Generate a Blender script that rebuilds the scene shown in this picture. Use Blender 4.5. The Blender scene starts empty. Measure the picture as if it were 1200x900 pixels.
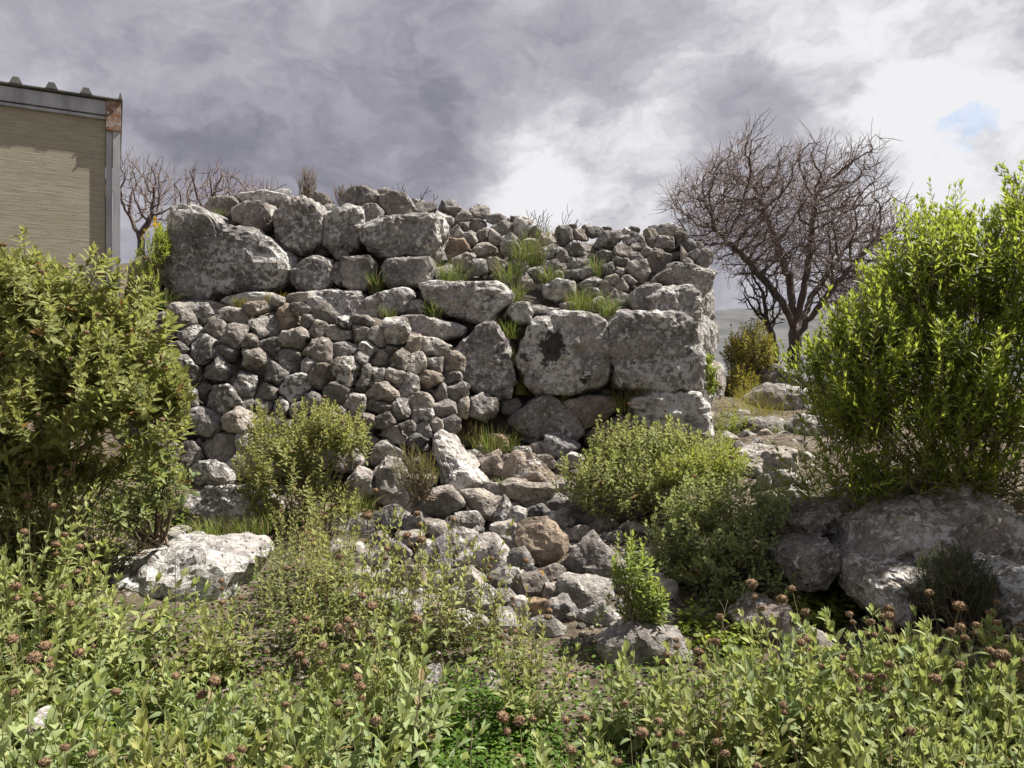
import bpy, bmesh, math, random
import numpy as np
from mathutils import Vector, noise as mnoise

random.seed(7)
rng = np.random.default_rng(7)
scene = bpy.context.scene
COL = scene.collection
R = math.radians

# ------------------------------------------------------------------ camera
F = 900.0                    # focal length in photo pixels (photo 1200 x 900)
CAM_Z = 1.6
cam_d = bpy.data.cameras.new('camera')
cam = bpy.data.objects.new('camera', cam_d)
COL.objects.link(cam)
cam.location = (0, 0, CAM_Z)
cam.rotation_euler = (R(90), 0, 0)
cam_d.lens = 36 * F / 1200
cam_d.sensor_width = 36
cam_d.clip_start = 0.05
cam_d.clip_end = 9000
scene.camera = cam

# ------------------------------------------------------------------ sun and sky
SUN_AZ, SUN_EL = R(76), R(56)            # azimuth right of the view direction
sun_dir = Vector((math.sin(SUN_AZ) * math.cos(SUN_EL), math.cos(SUN_AZ) * math.cos(SUN_EL), math.sin(SUN_EL)))
sl = bpy.data.lights.new('sun', 'SUN')
sl.energy = 4.3
sl.angle = R(0.6)
sl.color = (1.0, 0.94, 0.85)
so = bpy.data.objects.new('sun', sl)
COL.objects.link(so)
so.rotation_euler = sun_dir.to_track_quat('Z', 'Y').to_euler()
so.location = (6, 2, 12)

world = bpy.data.worlds.new('World')
scene.world = world
world.use_nodes = True


class NT:
    """tiny helper to write node trees as expressions"""
    def __init__(self, tree):
        self.t = tree

    def n(self, typ, ins=None, **props):
        nd = self.t.nodes.new(typ)
        for k, v in props.items():
            setattr(nd, k, v)
        if ins:
            for k, v in ins.items():
                s = nd.inputs[k]
                if isinstance(v, bpy.types.NodeSocket):
                    self.t.links.new(v, s)
                else:
                    s.default_value = v
        return nd

    def math(self, op, a, b=0.0, c=0.0, clamp=False):
        nd = self.n('ShaderNodeMath', {0: a, 1: b, 2: c}, operation=op)
        nd.use_clamp = clamp
        return nd.outputs[0]

    def vmath(self, op, a, b=(0, 0, 0)):
        nd = self.n('ShaderNodeVectorMath', {0: a, 1: b}, operation=op)
        return nd.outputs['Value'] if op in ('DOT_PRODUCT', 'LENGTH') else nd.outputs[0]

    def mix(self, f, a, b, blend='MIX'):
        nd = self.n('ShaderNodeMix', data_type='RGBA', blend_type=blend)
        for k, v in ((0, f), (6, a), (7, b)):
            s = nd.inputs[k]
            if isinstance(v, bpy.types.NodeSocket):
                self.t.links.new(v, s)
            else:
                s.default_value = v if k == 0 else (v[0], v[1], v[2], 1)
        return nd.outputs[2]

    def noise(self, vec, scale, detail=4, rough=0.55, dist=0.0):
        nd = self.n('ShaderNodeTexNoise', {'Vector': vec, 'Scale': scale, 'Detail': detail, 'Roughness': rough, 'Distortion': dist})
        return nd.outputs['Fac']

    def ramp(self, f, lo, hi):
        nd = self.n('ShaderNodeMapRange', {'Value': f, 'From Min': lo, 'From Max': hi}, interpolation_type='SMOOTHSTEP')
        return nd.outputs[0]


wt = world.node_tree
wt.nodes.clear()
W = NT(wt)
sky = W.n('ShaderNodeTexSky', sky_type='NISHITA', sun_disc=False, sun_elevation=SUN_EL, sun_rotation=SUN_AZ)
tc = W.n('ShaderNodeTexCoord').outputs['Generated']
SKY_LO, SKY_MID, SKY_HI = (0.84, 0.825, 1.03), (1.62, 1.60, 1.80), (3.2, 3.18, 3.28)


def pix_dir(px, py):
    return Vector(((px - 600) / F, 1, -(py - 450) / F)).normalized()


sq = W.vmath('MULTIPLY', tc, (1.0, 1.0, 1.55))
wob = W.n('ShaderNodeTexNoise', {'Vector': sq, 'Scale': 4.5, 'Detail': 5.0, 'Roughness': 0.6})
wv = W.vmath('MULTIPLY', W.vmath('SUBTRACT', wob.outputs['Color'], (0.5, 0.5, 0.5)), (0.22, 0.22, 0.22))
sqw = W.vmath('ADD', sq, wv)
dirw = W.vmath('NORMALIZE', W.vmath('ADD', tc, wv))
n_big = W.noise(W.vmath('ADD', sq, (3.1, 7.7, 2.0)), 1.7, 4, 0.5, 0.4)
# billows: heaped round cells of several sizes
puff = W.n('ShaderNodeTexVoronoi', {'Vector': W.vmath('ADD', sqw, (1.3, 0.2, 0.7)), 'Scale': 4.2, 'Detail': 3.0, 'Roughness': 0.6, 'Lacunarity': 2.3}, feature='F1', normalize=True).outputs['Distance']
bil = W.math('SUBTRACT', 1.0, W.math('MULTIPLY', puff, 1.7))
n_det = W.noise(sqw, 11.0, 5, 0.62, 0.2)
tex = W.math('ADD', W.math('MULTIPLY', bil, 0.55), W.math('MULTIPLY', n_det, 0.6))       # about 0.2 .. 0.9
# breaks in the cloud layer, their edges torn by the billows
brk = None
for (px, py, rad, amt) in [(690, 200, 0.11, 0.50), (625, 225, 0.08, 0.30), (790, 195, 0.08, 0.22), (1140, 105, 0.13, 0.46), (1050, 190, 0.11, 0.36), (1180, 200, 0.12, 0.18), (830, 60, 0.08, 0.24),
                           (960, 10, 0.08, 0.3), (570, 15, 0.12, 0.2), (20, 90, 0.14, 0.2), (320, 30, 0.10, 0.15), (1000, 90, 0.4, 0.03), (560, 130, 0.18, -0.26), (880, 130, 0.1, -0.12), (330, 190, 0.2, -0.1), (960, 110, 0.1, -0.12)]:
    dd = pix_dir(px, py)
    d = W.math('SUBTRACT', 1.0, W.vmath('DOT_PRODUCT', dirw, tuple(dd)))
    g = W.math('MULTIPLY', W.math('EXPONENT', W.math('DIVIDE', d, -rad * rad * 0.5)), amt)
    brk = g if brk is None else W.math('ADD', brk, g)
# the layer thins towards the sun
thin = W.ramp(W.vmath('DOT_PRODUCT', tc, tuple(sun_dir)), 0.1, 0.9)
bright = W.math('ADD', W.math('MULTIPLY', brk, W.math('ADD', 0.15, W.math('MULTIPLY', tex, 1.55))), W.math('MULTIPLY', W.math('SUBTRACT', tex, 0.42), 1.15))
bright = W.math('ADD', bright, W.math('MULTIPLY', W.math('SUBTRACT', n_big, 0.42), 0.7))
bright = W.math('ADD', bright, W.math('MULTIPLY', thin, 0.10), clamp=True)
c1 = W.mix(W.ramp(bright, 0.0, 0.45), SKY_LO, SKY_MID)
cloud = W.mix(W.ramp(bright, 0.35, 1.0), c1, SKY_HI)
gap = W.math('MULTIPLY', W.ramp(W.math('ADD', W.math('MULTIPLY', brk, 0.55), W.noise(dirw, 9.0, 4, 0.55)), 1.0, 1.09), 0.45)
skyc = W.mix(gap, cloud, W.vmath('MULTIPLY', sky.outputs[0], (0.6, 0.6, 0.6)))
bg = W.n('ShaderNodeBackground', {'Color': skyc, 'Strength': 0.12})
world.cycles.sampling_method = 'MANUAL'
world.cycles.sample_map_resolution = 256
wo = W.n('ShaderNodeOutputWorld', {'Surface': bg.outputs[0]})

scene.view_settings.view_transform = 'Standard'
scene.view_settings.look = 'None'
scene.view_settings.exposure = 1.2
scene.view_settings.gamma = 1.0
scene.view_settings.use_curve_mapping = False
scene.render.resolution_x = 1024
scene.render.resolution_y = 768
scene.render.engine = 'CYCLES'
scene.cycles.max_bounces = 4
scene.cycles.diffuse_bounces = 3
scene.cycles.glossy_bounces = 2
scene.cycles.transmission_bounces = 3
scene.cycles.transparent_max_bounces = 4

# ------------------------------------------------------------------ helpers
def at(px, py, Y):
    return np.array([(px - 600) / F * Y, Y, CAM_Z - (py - 450) / F * Y])


def interp(v, table):
    xs = [a for a, b in table]
    ys = [b for a, b in table]
    return float(np.interp(v, xs, ys))


def _hash(i, j, k, s):
    n = (i.astype(np.int64) * 73856093) ^ (j.astype(np.int64) * 19349663) ^ (k.astype(np.int64) * 83492791) ^ (s * 2654435761)
    n = (n ^ (n >> 13)) * 1274126177
    n = n & 0x7fffffff
    n = (n ^ (n >> 16)) & 0xffff
    return n / 32767.5 - 1.0


def vnoise(P, freq, seed=0):
    Q = P * freq
    I = np.floor(Q).astype(np.int64)
    f = Q - I
    f = f * f * f * (f * (f * 6 - 15) + 10)
    o = 0
    for dx in (0, 1):
        for dy in (0, 1):
            for dz in (0, 1):
                w = (f[:, 0] if dx else 1 - f[:, 0]) * (f[:, 1] if dy else 1 - f[:, 1]) * (f[:, 2] if dz else 1 - f[:, 2])
                o = o + w * _hash(I[:, 0] + dx, I[:, 1] + dy, I[:, 2] + dz, seed)
    return o


def mk_mesh(name, verts, faces, smooth=True, attr=None):
    """faces: (n,3) or (n,4) int array, or list of such arrays"""
    if not isinstance(faces, (list, tuple)):
        faces = [faces]
    faces = [np.asarray(f, dtype=np.int32) for f in faces if len(f)]
    verts = np.asarray(verts, dtype=np.float32)
    me = bpy.data.meshes.new(name)
    me.vertices.add(len(verts))
    me.vertices.foreach_set('co', verts.ravel())
    loops = np.concatenate([f.ravel() for f in faces])
    counts = np.concatenate([np.full(len(f), f.shape[1], dtype=np.int32) for f in faces])
    starts = np.concatenate([[0], np.cumsum(counts)[:-1]]).astype(np.int32)
    me.loops.add(len(loops))
    me.loops.foreach_set('vertex_index', loops)
    me.polygons.add(len(counts))
    me.polygons.foreach_set('loop_start', starts)
    me.polygons.foreach_set('loop_total', counts)
    me.polygons.foreach_set('use_smooth', np.full(len(counts), smooth))
    if attr is not None:
        a = me.attributes.new('rnd', 'FLOAT', 'POINT')
        a.data.foreach_set('value', np.asarray(attr, dtype=np.float32))
    me.update(calc_edges=True)
    me.validate()
    return me


def obj(name, me, mat=None, parent=None, loc=None, rot=None, kind=None, color=None):
    o = bpy.data.objects.new(name, me)
    COL.objects.link(o)
    if mat is not None and me is not None and len(me.materials) == 0:
        me.materials.append(mat)
    if parent is not None:
        o.parent = parent
    if loc is not None:
        o.location = tuple(loc)
    if rot is not None:
        o.rotation_euler = rot
    if kind:
        o['kind'] = kind
    if color is not None:
        o.color = color
    return o


def tag(o, label, cat, group=None):
    o['label'] = label
    o['category'] = cat
    if group:
        o['group'] = group
    return o


def empty(name, loc=(0, 0, 0), rz=0):
    o = bpy.data.objects.new(name, None)
    o.empty_display_size = 0.1
    COL.objects.link(o)
    o.location = tuple(loc)
    o.rotation_euler = (0, 0, rz)
    return o


def copy_tree(o, parent=None):
    c = o.copy()
    COL.objects.link(c)
    c.parent = parent
    for ch in list(o.children):
        copy_tree(ch, c)
    return c


# ------------------------------------------------------------------ materials
def new_mat(name):
    m = bpy.data.materials.new(name)
    m.use_nodes = True
    m.node_tree.nodes.clear()
    return m, NT(m.node_tree)


def finish(N, surf, disp=None):
    o = N.n('ShaderNodeOutputMaterial', {'Surface': surf})


def stone_material(name, dark, light, lichen_col=(0.72, 0.715, 0.70), lich_scale=19.0, stain=None):
    m, N = new_mat(name)
    oi = N.n('ShaderNodeObjectInfo')
    co = N.n('ShaderNodeTexCoord').outputs['Object']
    off = N.n('ShaderNodeCombineXYZ', {0: N.math('MULTIPLY', oi.outputs['Random'], 57.0), 1: N.math('MULTIPLY', oi.outputs['Random'], 91.0), 2: N.math('MULTIPLY', oi.outputs['Random'], 23.0)}).outputs[0]
    v = N.vmath('ADD', co, off)
    base = N.mix(N.ramp(N.noise(v, 4.0, 5, 0.62), 0.3, 0.72), dark, light)
    base = N.mix(0.8, base, N.mix(N.ramp(N.noise(v, 30.0, 3, 0.7), 0.3, 0.7), (0.55, 0.53, 0.52), (1.15, 1.13, 1.12)), 'MULTIPLY')
    # tint of the single stone
    base = N.mix(1.0, base, oi.outputs['Color'], 'MULTIPLY')
    # brown earth stain
    st = N.ramp(N.noise(v, 2.3, 4, 0.6), 0.58, 0.75)
    base = N.mix(N.math('MULTIPLY', st, 0.3), base, (0.20, 0.155, 0.11))
    # dark weathering crust
    dk = N.ramp(N.noise(N.vmath('ADD', v, (5, 9, 2)), 6.5, 6, 0.72), 0.54, 0.66)
    base = N.mix(N.math('MULTIPLY', dk, 0.7), base, (0.075, 0.068, 0.066))
    # pale crusts of lichen, amount from the object colour's alpha
    lf = N.math('ADD', N.noise(N.vmath('ADD', v, (1, 2, 7)), lich_scale, 5, 0.66, 0.3), N.math('MULTIPLY', N.math('SUBTRACT', N.noise(v, 2.1, 3, 0.5), 0.5), 0.55))
    lo = N.math('SUBTRACT', 0.70, N.math('MULTIPLY', oi.outputs['Alpha'], 0.25))
    lm = N.n('ShaderNodeMapRange', {'Value': lf, 'From Min': lo, 'From Max': N.math('ADD', lo, 0.05)}).outputs[0]
    lcol = N.mix(N.noise(v, 45.0, 3, 0.6), (lichen_col[0] * 0.7, lichen_col[1] * 0.7, lichen_col[2] * 0.68), lichen_col)
    base = N.mix(N.math('MULTIPLY', lm, 0.8), base, lcol)
    lm2 = N.n('ShaderNodeMapRange', {'Value': N.noise(N.vmath('ADD', v, (8, 3, 1)), 38.0, 4, 0.7), 'From Min': N.math('SUBTRACT', 0.68, N.math('MULTIPLY', oi.outputs['Alpha'], 0.13)), 'From Max': 0.70}).outputs[0]
    base = N.mix(N.math('MULTIPLY', lm2, 0.7), base, lcol)
    if stain:
        for (c, rr) in stain:
            dv = N.vmath('LENGTH', N.vmath('MULTIPLY', N.vmath('SUBTRACT', co, c), (1, 0.3, 0.8)))
            sm = N.ramp(N.math('ADD', N.math('DIVIDE', dv, rr), N.math('MULTIPLY', N.math('SUBTRACT', N.noise(co, 14.0, 6, 0.75), 0.5), 3.2)), 1.0, 0.85)
            base = N.mix(N.math('MULTIPLY', sm, 0.9), base, (0.022, 0.017, 0.016))
    # black lichen specks
    bf = N.ramp(N.noise(N.vmath('ADD', v, (31, 2, 17)), 22.0, 4, 0.7), 0.62, 0.68)
    base = N.mix(N.math('MULTIPLY', bf, 0.75), base, (0.045, 0.04, 0.04))
    of = N.math('MULTIPLY', N.ramp(N.noise(N.vmath('ADD', v, (3, 22, 41)), 6.0, 3, 0.6), 0.71, 0.75), 0.75)
    base = N.mix(of, base, (0.36, 0.20, 0.05))
    b1 = N.noise(v, 9.0, 7, 0.68)
    b2 = N.noise(v, 55.0, 3, 0.7)
    vo = N.n('ShaderNodeTexVoronoi', {'Vector': N.vmath('ADD', v, N.vmath('MULTIPLY', N.n('ShaderNodeTexNoise', {'Vector': v, 'Scale': 7.0}).outputs['Color'], (0.15, 0.15, 0.15))), 'Scale': 17.0}, feature='F1').outputs['Distance']
    pits = N.math('MULTIPLY', N.ramp(vo, 0.0, 0.28), 0.4)
    hh = N.math('ADD', N.math('ADD', N.math('MULTIPLY', b1, 1.0), N.math('MULTIPLY', b2, 0.22)), pits)
    bump = N.n('ShaderNodeBump', {'Height': hh, 'Strength': 1.0, 'Distance': 0.045}).outputs[0]
    bs = N.n('ShaderNodeBsdfPrincipled', {'Base Color': base, 'Roughness': 0.92, 'Normal': bump, 'Specular IOR Level': 0.2})
    finish(N, bs.outputs[0])
    return m


M_STONE = stone_material('limestone', (0.185, 0.177, 0.171), (0.45, 0.437, 0.42))
M_STAIN = stone_material('stained_limestone', (0.185, 0.177, 0.171), (0.45, 0.437, 0.42), stain=[((-0.13, -0.3, 0.05), 0.13), ((0.17, -0.3, -0.2), 0.06), ((-0.38, -0.3, -0.02), 0.04)])
M_RUBBLE = stone_material('rubble_limestone', (0.172, 0.163, 0.155), (0.42, 0.405, 0.385), lich_scale=16.0)


def leaf_material(name, c0, c1, tr, trans=0.4, old=None, rough=0.65, dry=0.035):
    m, N = new_mat(name)
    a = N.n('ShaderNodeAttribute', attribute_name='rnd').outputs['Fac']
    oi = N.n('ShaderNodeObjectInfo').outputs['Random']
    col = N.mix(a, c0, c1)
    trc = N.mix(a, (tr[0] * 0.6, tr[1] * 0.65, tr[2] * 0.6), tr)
    if old:
        om = N.ramp(a, dry, dry * 0.6)
        col = N.mix(om, col, old)
        trc = N.mix(om, trc, old)
    hs = N.math('ADD', 0.84, N.math('MULTIPLY', oi, 0.3))
    o2 = N.math('FRACT', N.math('MULTIPLY', oi, 7.31))
    hv = N.n('ShaderNodeCombineXYZ', {0: N.math('MULTIPLY', hs, N.math('ADD', 0.9, N.math('MULTIPLY', o2, 0.2))), 1: hs, 2: N.math('MULTIPLY', hs, N.math('ADD', 1.15, N.math('MULTIPLY', o2, -0.3)))}).outputs[0]
    col = N.mix(1.0, col, hv, 'MULTIPLY')
    bs = N.n('ShaderNodeBsdfPrincipled', {'Base Color': col, 'Roughness': rough, 'Specular IOR Level': 0.3})
    tl = N.n('ShaderNodeBsdfTranslucent', {'Color': trc})
    mx = N.n('ShaderNodeMixShader', {0: trans, 1: bs.outputs[0], 2: tl.outputs[0]})
    finish(N, mx.outputs[0])
    return m


def plain_material(name, c0, c1, scale=20.0, rough=0.85, bump=0.0, stretch=(1, 1, 1), metallic=0.0):
    m, N = new_mat(name)
    co = N.n('ShaderNodeTexCoord').outputs['Object']
    v = N.vmath('MULTIPLY', co, stretch)
    n = N.noise(v, scale, 7, 0.65)
    col = N.mix(N.ramp(n, 0.3, 0.7), c0, c1)
    ins = {'Base Color': col, 'Roughness': rough, 'Metallic': metallic}
    if bump:
        ins['Normal'] = N.n('ShaderNodeBump', {'Height': n, 'Strength': bump, 'Distance': 0.02}).outputs[0]
    bs = N.n('ShaderNodeBsdfPrincipled', ins)
    finish(N, bs.outputs[0])
    return m


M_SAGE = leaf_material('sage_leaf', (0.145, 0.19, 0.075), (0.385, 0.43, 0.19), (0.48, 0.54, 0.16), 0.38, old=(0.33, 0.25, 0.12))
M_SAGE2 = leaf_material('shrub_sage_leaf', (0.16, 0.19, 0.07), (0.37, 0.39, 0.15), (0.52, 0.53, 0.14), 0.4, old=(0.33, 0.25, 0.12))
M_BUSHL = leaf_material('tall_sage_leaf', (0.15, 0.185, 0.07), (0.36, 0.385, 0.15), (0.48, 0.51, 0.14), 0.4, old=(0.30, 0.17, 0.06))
M_GREEN = leaf_material('willow_leaf', (0.10, 0.145, 0.026), (0.25, 0.32, 0.06), (0.48, 0.57, 0.08), 0.48, rough=0.5)
M_YGREEN = leaf_material('young_leaf', (0.15, 0.20, 0.05), (0.33, 0.37, 0.11), (0.48, 0.54, 0.10), 0.4)
M_DARKLEAF = leaf_material('dark_leaf', (0.035, 0.055, 0.014), (0.09, 0.125, 0.03), (0.13, 0.19, 0.03), 0.3)
M_GRASS = leaf_material('grass_blade', (0.055, 0.095, 0.020), (0.16, 0.22, 0.05), (0.24, 0.31, 0.055), 0.35, old=(0.36, 0.30, 0.16), dry=0.26)
M_DRY = leaf_material('dry_blade', (0.17, 0.13, 0.07), (0.30, 0.24, 0.13), (0.3, 0.24, 0.1), 0.25)
M_CLOVER = leaf_material('chickweed_leaf', (0.07, 0.135, 0.018), (0.15, 0.25, 0.035), (0.26, 0.40, 0.04), 0.4)
M_YELLOW = leaf_material('yellow_petal', (0.55, 0.40, 0.02), (0.7, 0.52, 0.03), (0.6, 0.45, 0.02), 0.3)
M_BROOM = leaf_material('broom_leaf', (0.13, 0.125, 0.028), (0.29, 0.265, 0.055), (0.42, 0.38, 0.06), 0.35)
M_STEM = plain_material('green_stem', (0.14, 0.13, 0.06), (0.26, 0.23, 0.11), 30)
M_WOODY = plain_material('woody_stem', (0.10, 0.075, 0.05), (0.22, 0.17, 0.12), 40)
M_BARK = plain_material('bark', (0.06, 0.044, 0.037), (0.16, 0.122, 0.104), 14, bump=0.8, stretch=(1, 1, 0.25))
M_TWIG = plain_material('twig_bark', (0.16, 0.124, 0.115), (0.30, 0.24, 0.222), 12)
M_TWIGD = plain_material('dark_twig', (0.03, 0.024, 0.024), (0.07, 0.056, 0.05), 12)
M_SEED = plain_material('seed_head', (0.085, 0.052, 0.028), (0.27, 0.175, 0.10), 120, rough=0.95)


def ground_material():
    m, N = new_mat('ground')
    co = N.n('ShaderNodeTexCoord').outputs['Object']
    n1 = N.noise(co, 1.1, 7, 0.62)
    n2 = N.noise(co, 9.0, 7, 0.66)
    soil = N.mix(N.ramp(n2, 0.3, 0.7), (0.065, 0.052, 0.038), (0.19, 0.155, 0.115))
    green = N.mix(N.ramp(n2, 0.3, 0.7), (0.035, 0.055, 0.014), (0.10, 0.13, 0.035))
    col = N.mix(N.math('MULTIPLY', N.ramp(n1, 0.5, 0.66), 0.6), soil, green)
    # pale chips of stone
    vo = N.n('ShaderNodeTexVoronoi', {'Vector': co, 'Scale': 26.0}).outputs['Distance']
    chip = N.math('MULTIPLY', N.ramp(vo, 0.34, 0.2), N.ramp(N.noise(co, 3.0, 4, 0.6), 0.4, 0.55))
    col = N.mix(chip, col, (0.30, 0.28, 0.25))
    # scrub of the far country
    far = N.noise(co, 0.03, 8, 0.7)
    farc = N.mix(N.ramp(far, 0.35, 0.65), (0.045, 0.055, 0.035), (0.15, 0.14, 0.09))
    ds = N.vmath('LENGTH', co)
    col = N.mix(N.ramp(ds, 25, 60), col, farc)
    hh = N.math('ADD', n2, N.math('MULTIPLY', N.noise(co, 45.0, 4, 0.7), 0.4))
    bump = N.n('ShaderNodeBump', {'Height': hh, 'Strength': 0.9, 'Distance': 0.05}).outputs[0]
    bs = N.n('ShaderNodeBsdfPrincipled', {'Base Color': col, 'Roughness': 0.95, 'Normal': bump, 'Specular IOR Level': 0.15})
    finish(N, bs.outputs[0])
    return m


M_GROUND = ground_material()
M_EARTH = plain_material('packed_earth', (0.05, 0.040, 0.032), (0.13, 0.105, 0.085), 8, bump=0.8)

# ------------------------------------------------------------------ terrain
TP = [(-6, -4, 0.0), (0, -4, 0), (6, -4, 0), (-4, 0, 0), (0, 0, 0), (4, 0, 0), (-3, 2.2, 0.03), (0, 2.2, 0), (3, 2.2, 0.02),
      (0, 3.3, .05), (-1.6, 3.3, .10), (1.6, 3.3, .05), (-3.2, 3.3, 0.25), (3.4, 3.3, 0.2), (-3.4, 9.5, 2.75), (-1, 10, 2.7), (0.6, 10, 2.2), (2.4, 10.5, 1.52),
      (-6, 13, 3.6), (-4.5, 14, 3.75), (-2, 14, 3.0), (1, 14, 2.2), (-6, 8, 2.6), (-8, 5, 1.9), (-8, 2, 1.0), (7, 3, 0.9), (8, 6, 1.2), (8, 12, 1.6), (5, 16, 1.5), (0, 22, 1.6), (8, 24, 1.2), (-10, 20, 3.2),
      (0, 7.4, 1.05), (-1.5, 7.6, 1.6), (1.2, 8, 1.2)]
for (px, py, Y) in [(560, 740, 4.3), (560, 650, 5.2), (560, 600, 5.9), (560, 530, 6.75), (700, 700, 4.6), (700, 640, 5.2), (700, 540, 6.6), (450, 640, 5.2), (450, 700, 4.6), (850, 705, 4.6), (860, 610, 5.5),
                    (900, 545, 6.3), (905, 495, 8.0), (930, 447, 12), (300, 715, 4.4), (200, 720, 4.2), (200, 630, 5.2), (260, 595, 5.7), (60, 660, 4.4), (0, 620, 4.7), (100, 600, 5.4), (200, 570, 6.05), (150, 565, 6.0), (300, 575, 6.1), (420, 570, 6.15), (300, 640, 5.2),
                    (170, 362, 7.2), (90, 385, 7.0), (0, 400, 6.5), (150, 400, 7.0), (1090, 745, 4.1), (1000, 735, 4.2), (1190, 760, 4.0), (1100, 590, 5.1), (1250, 600, 5.0), (1010, 565, 5.6), (1150, 500, 7.0), (960, 500, 8.0), (1000, 715, 4.75), (1100, 720, 4.7)]:
    TP.append(tuple(at(px, py, Y)))
TP = np.array(TP, dtype=float)


def _fit():
    P, z = TP[:, :2], TP[:, 2]
    d = np.linalg.norm(P[:, None] - P[None], axis=2)
    n = len(P)
    A = np.zeros((n + 3, n + 3))
    A[:n, :n] = -d - np.eye(n) * 0.05 * 0
    A[:n, n] = 1
    A[:n, n + 1:] = P
    A[n, :n] = 1
    A[n + 1:, :n] = P.T
    return np.linalg.solve(A, np.concatenate([z, [0, 0, 0]]))


TW = _fit()


def ground_z(X, Y, bumps=True):
    X = np.atleast_1d(np.asarray(X, float))
    Y = np.atleast_1d(np.asarray(Y, float))
    n = len(TP)
    d = np.hypot(X[:, None] - TP[None, :, 0], Y[:, None] - TP[None, :, 1])
    z = -d @ TW[:n] + TW[n] + TW[n + 1] * X + TW[n + 2] * Y
    if bumps:
        P = np.stack([X, Y, np.zeros_like(X)], 1)
        z = z + 0.045 * vnoise(P, 1.7, 3) + 0.02 * vnoise(P, 5.0, 4)
    # the bed under the scree lies a little lower than the tops of its stones
    z = z - 0.07 * np.exp(-((X - 0.0 + 0.12) / 0.85) ** 4 - ((Y - 5.3) / 1.1) ** 4)
    # leave the measured plot for gentle far country
    r = np.hypot(X, Y - 6)
    w = np.clip((r - 10) / 18, 0, 1)
    w = w * w * (3 - 2 * w)
    P = np.stack([X, Y, np.zeros_like(X)], 1)
    far = 0.6 - np.clip((r - 25) / 60, 0, 1) * 3.0 + 1.5 * vnoise(P, 0.02, 8) * np.clip(r / 100, 0, 1)
    return z * (1 - w) + far * w


def gz(x, y):
    """height of the ground sheet, read from a fine grid"""
    global _GG
    if _GG is None:
        ax = np.arange(-9, 9.01, 0.05)
        ay = np.arange(0, 16.01, 0.05)
        A, B = np.meshgrid(ax, ay)
        _GG = ground_z(A.ravel(), B.ravel()).reshape(A.shape)
    i, j = (x + 9) / 0.05, y / 0.05
    i0, j0 = int(i), int(j)
    if not (0 <= i0 < _GG.shape[1] - 1 and 0 <= j0 < _GG.shape[0] - 1):
        return float(ground_z([x], [y])[0])
    u, v = i - i0, j - j0
    return float((_GG[j0, i0] * (1 - u) + _GG[j0, i0 + 1] * u) * (1 - v) + (_GG[j0 + 1, i0] * (1 - u) + _GG[j0 + 1, i0 + 1] * u) * v)


_GG = None


def grade(lo, hi, fine0, fine1, step, growth):
    a = list(np.arange(fine0, fine1 + 1e-6, step))
    s = step
    while a[-1] < hi:
        s *= growth
        a.append(a[-1] + s)
    s = step
    while a[0] > lo:
        s *= growth
        a.insert(0, a[0] - s)
    return np.array(a)


gx = grade(-2500, 2500, -5, 5, 0.06, 1.18)
gy = grade(-400, 5000, 1.2, 10, 0.06, 1.18)
GX, GY = np.meshgrid(gx, gy)
GZ = ground_z(GX.ravel(), GY.ravel())
nx, ny = len(gx), len(gy)
idx = np.arange(nx * ny).reshape(ny, nx)
quads = np.stack([idx[:-1, :-1].ravel(), idx[:-1, 1:].ravel(), idx[1:, 1:].ravel(), idx[1:, :-1].ravel()], 1)
obj('ground', mk_mesh('ground', np.stack([GX.ravel(), GY.ravel(), GZ], 1), quads), M_GROUND, kind='structure')

# distant hills: one ridge sheet with depth
hx = np.linspace(-1600, 2200, 190)
hy = np.linspace(170, 1500, 60)
HX, HY = np.meshgrid(hx, hy)
P = np.stack([HX.ravel(), HY.ravel(), np.zeros(HX.size)], 1)
t = np.clip((P[:, 1] - 170) / 700, 0, 1)
ridge = 62 + 26 * vnoise(P, 0.0026, 2) + 14 * vnoise(P, 0.008, 5) + 5 * vnoise(P, 0.03, 6)
HZ = -4 + np.sin(t * math.pi / 2) ** 1.3 * ridge - np.clip((P[:, 1] - 1000) / 500, 0, 1) ** 2 * 60
nhx, nhy = len(hx), len(hy)
idx = np.arange(nhx * nhy).reshape(nhy, nhx)
quads = np.stack([idx[:-1, :-1].ravel(), idx[:-1, 1:].ravel(), idx[1:, 1:].ravel(), idx[1:, :-1].ravel()], 1)
M_HILL = plain_material('hazed_hill_scrub', (0.05, 0.055, 0.062), (0.11, 0.11, 0.11), 0.05, rough=1.0)  # grey-blue of distance haze is put into the scrub colour
obj('hills', mk_mesh('hills', np.stack([P[:, 0], P[:, 1], HZ], 1), quads), M_HILL, kind='structure')

# ------------------------------------------------------------------ stones
_ico = {}


def ico(sub):
    if sub not in _ico:
        bm = bmesh.new()
        bmesh.ops.create_icosphere(bm, subdivisions=sub, radius=1.0)
        bm.verts.ensure_lookup_table()
        v = np.array([x.co[:] for x in bm.verts])
        f = np.array([[q.index for q in p.verts] for p in bm.faces])
        bm.free()
        _ico[sub] = (v, f)
    return _ico[sub]


ANG = np.linspace(-math.pi, math.pi, 241)


def poly_radius(poly):
    """distance from the origin to the outline for each of ANG (outline star shaped round origin)"""
    P = np.asarray(poly, float)
    Q = np.roll(P, -1, 0)
    c, s = np.cos(ANG), np.sin(ANG)
    out = np.zeros(len(ANG))
    for p, q in zip(P, Q):
        e = q - p
        det = c * (-e[1]) - s * (-e[0])
        det = np.where(np.abs(det) < 1e-9, 1e-9, det)
        t = (p[0] * (-e[1]) - p[1] * (-e[0])) / det
        u = (c * p[1] - s * p[0]) / det
        ok = (u >= -1e-6) & (u <= 1 + 1e-6) & (t > 0)
        out = np.where(ok, np.maximum(out, t), out)
    if (out <= 0).any():
        good = out > 0
        out = np.interp(ANG, ANG[good], out[good])
    return out


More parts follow.
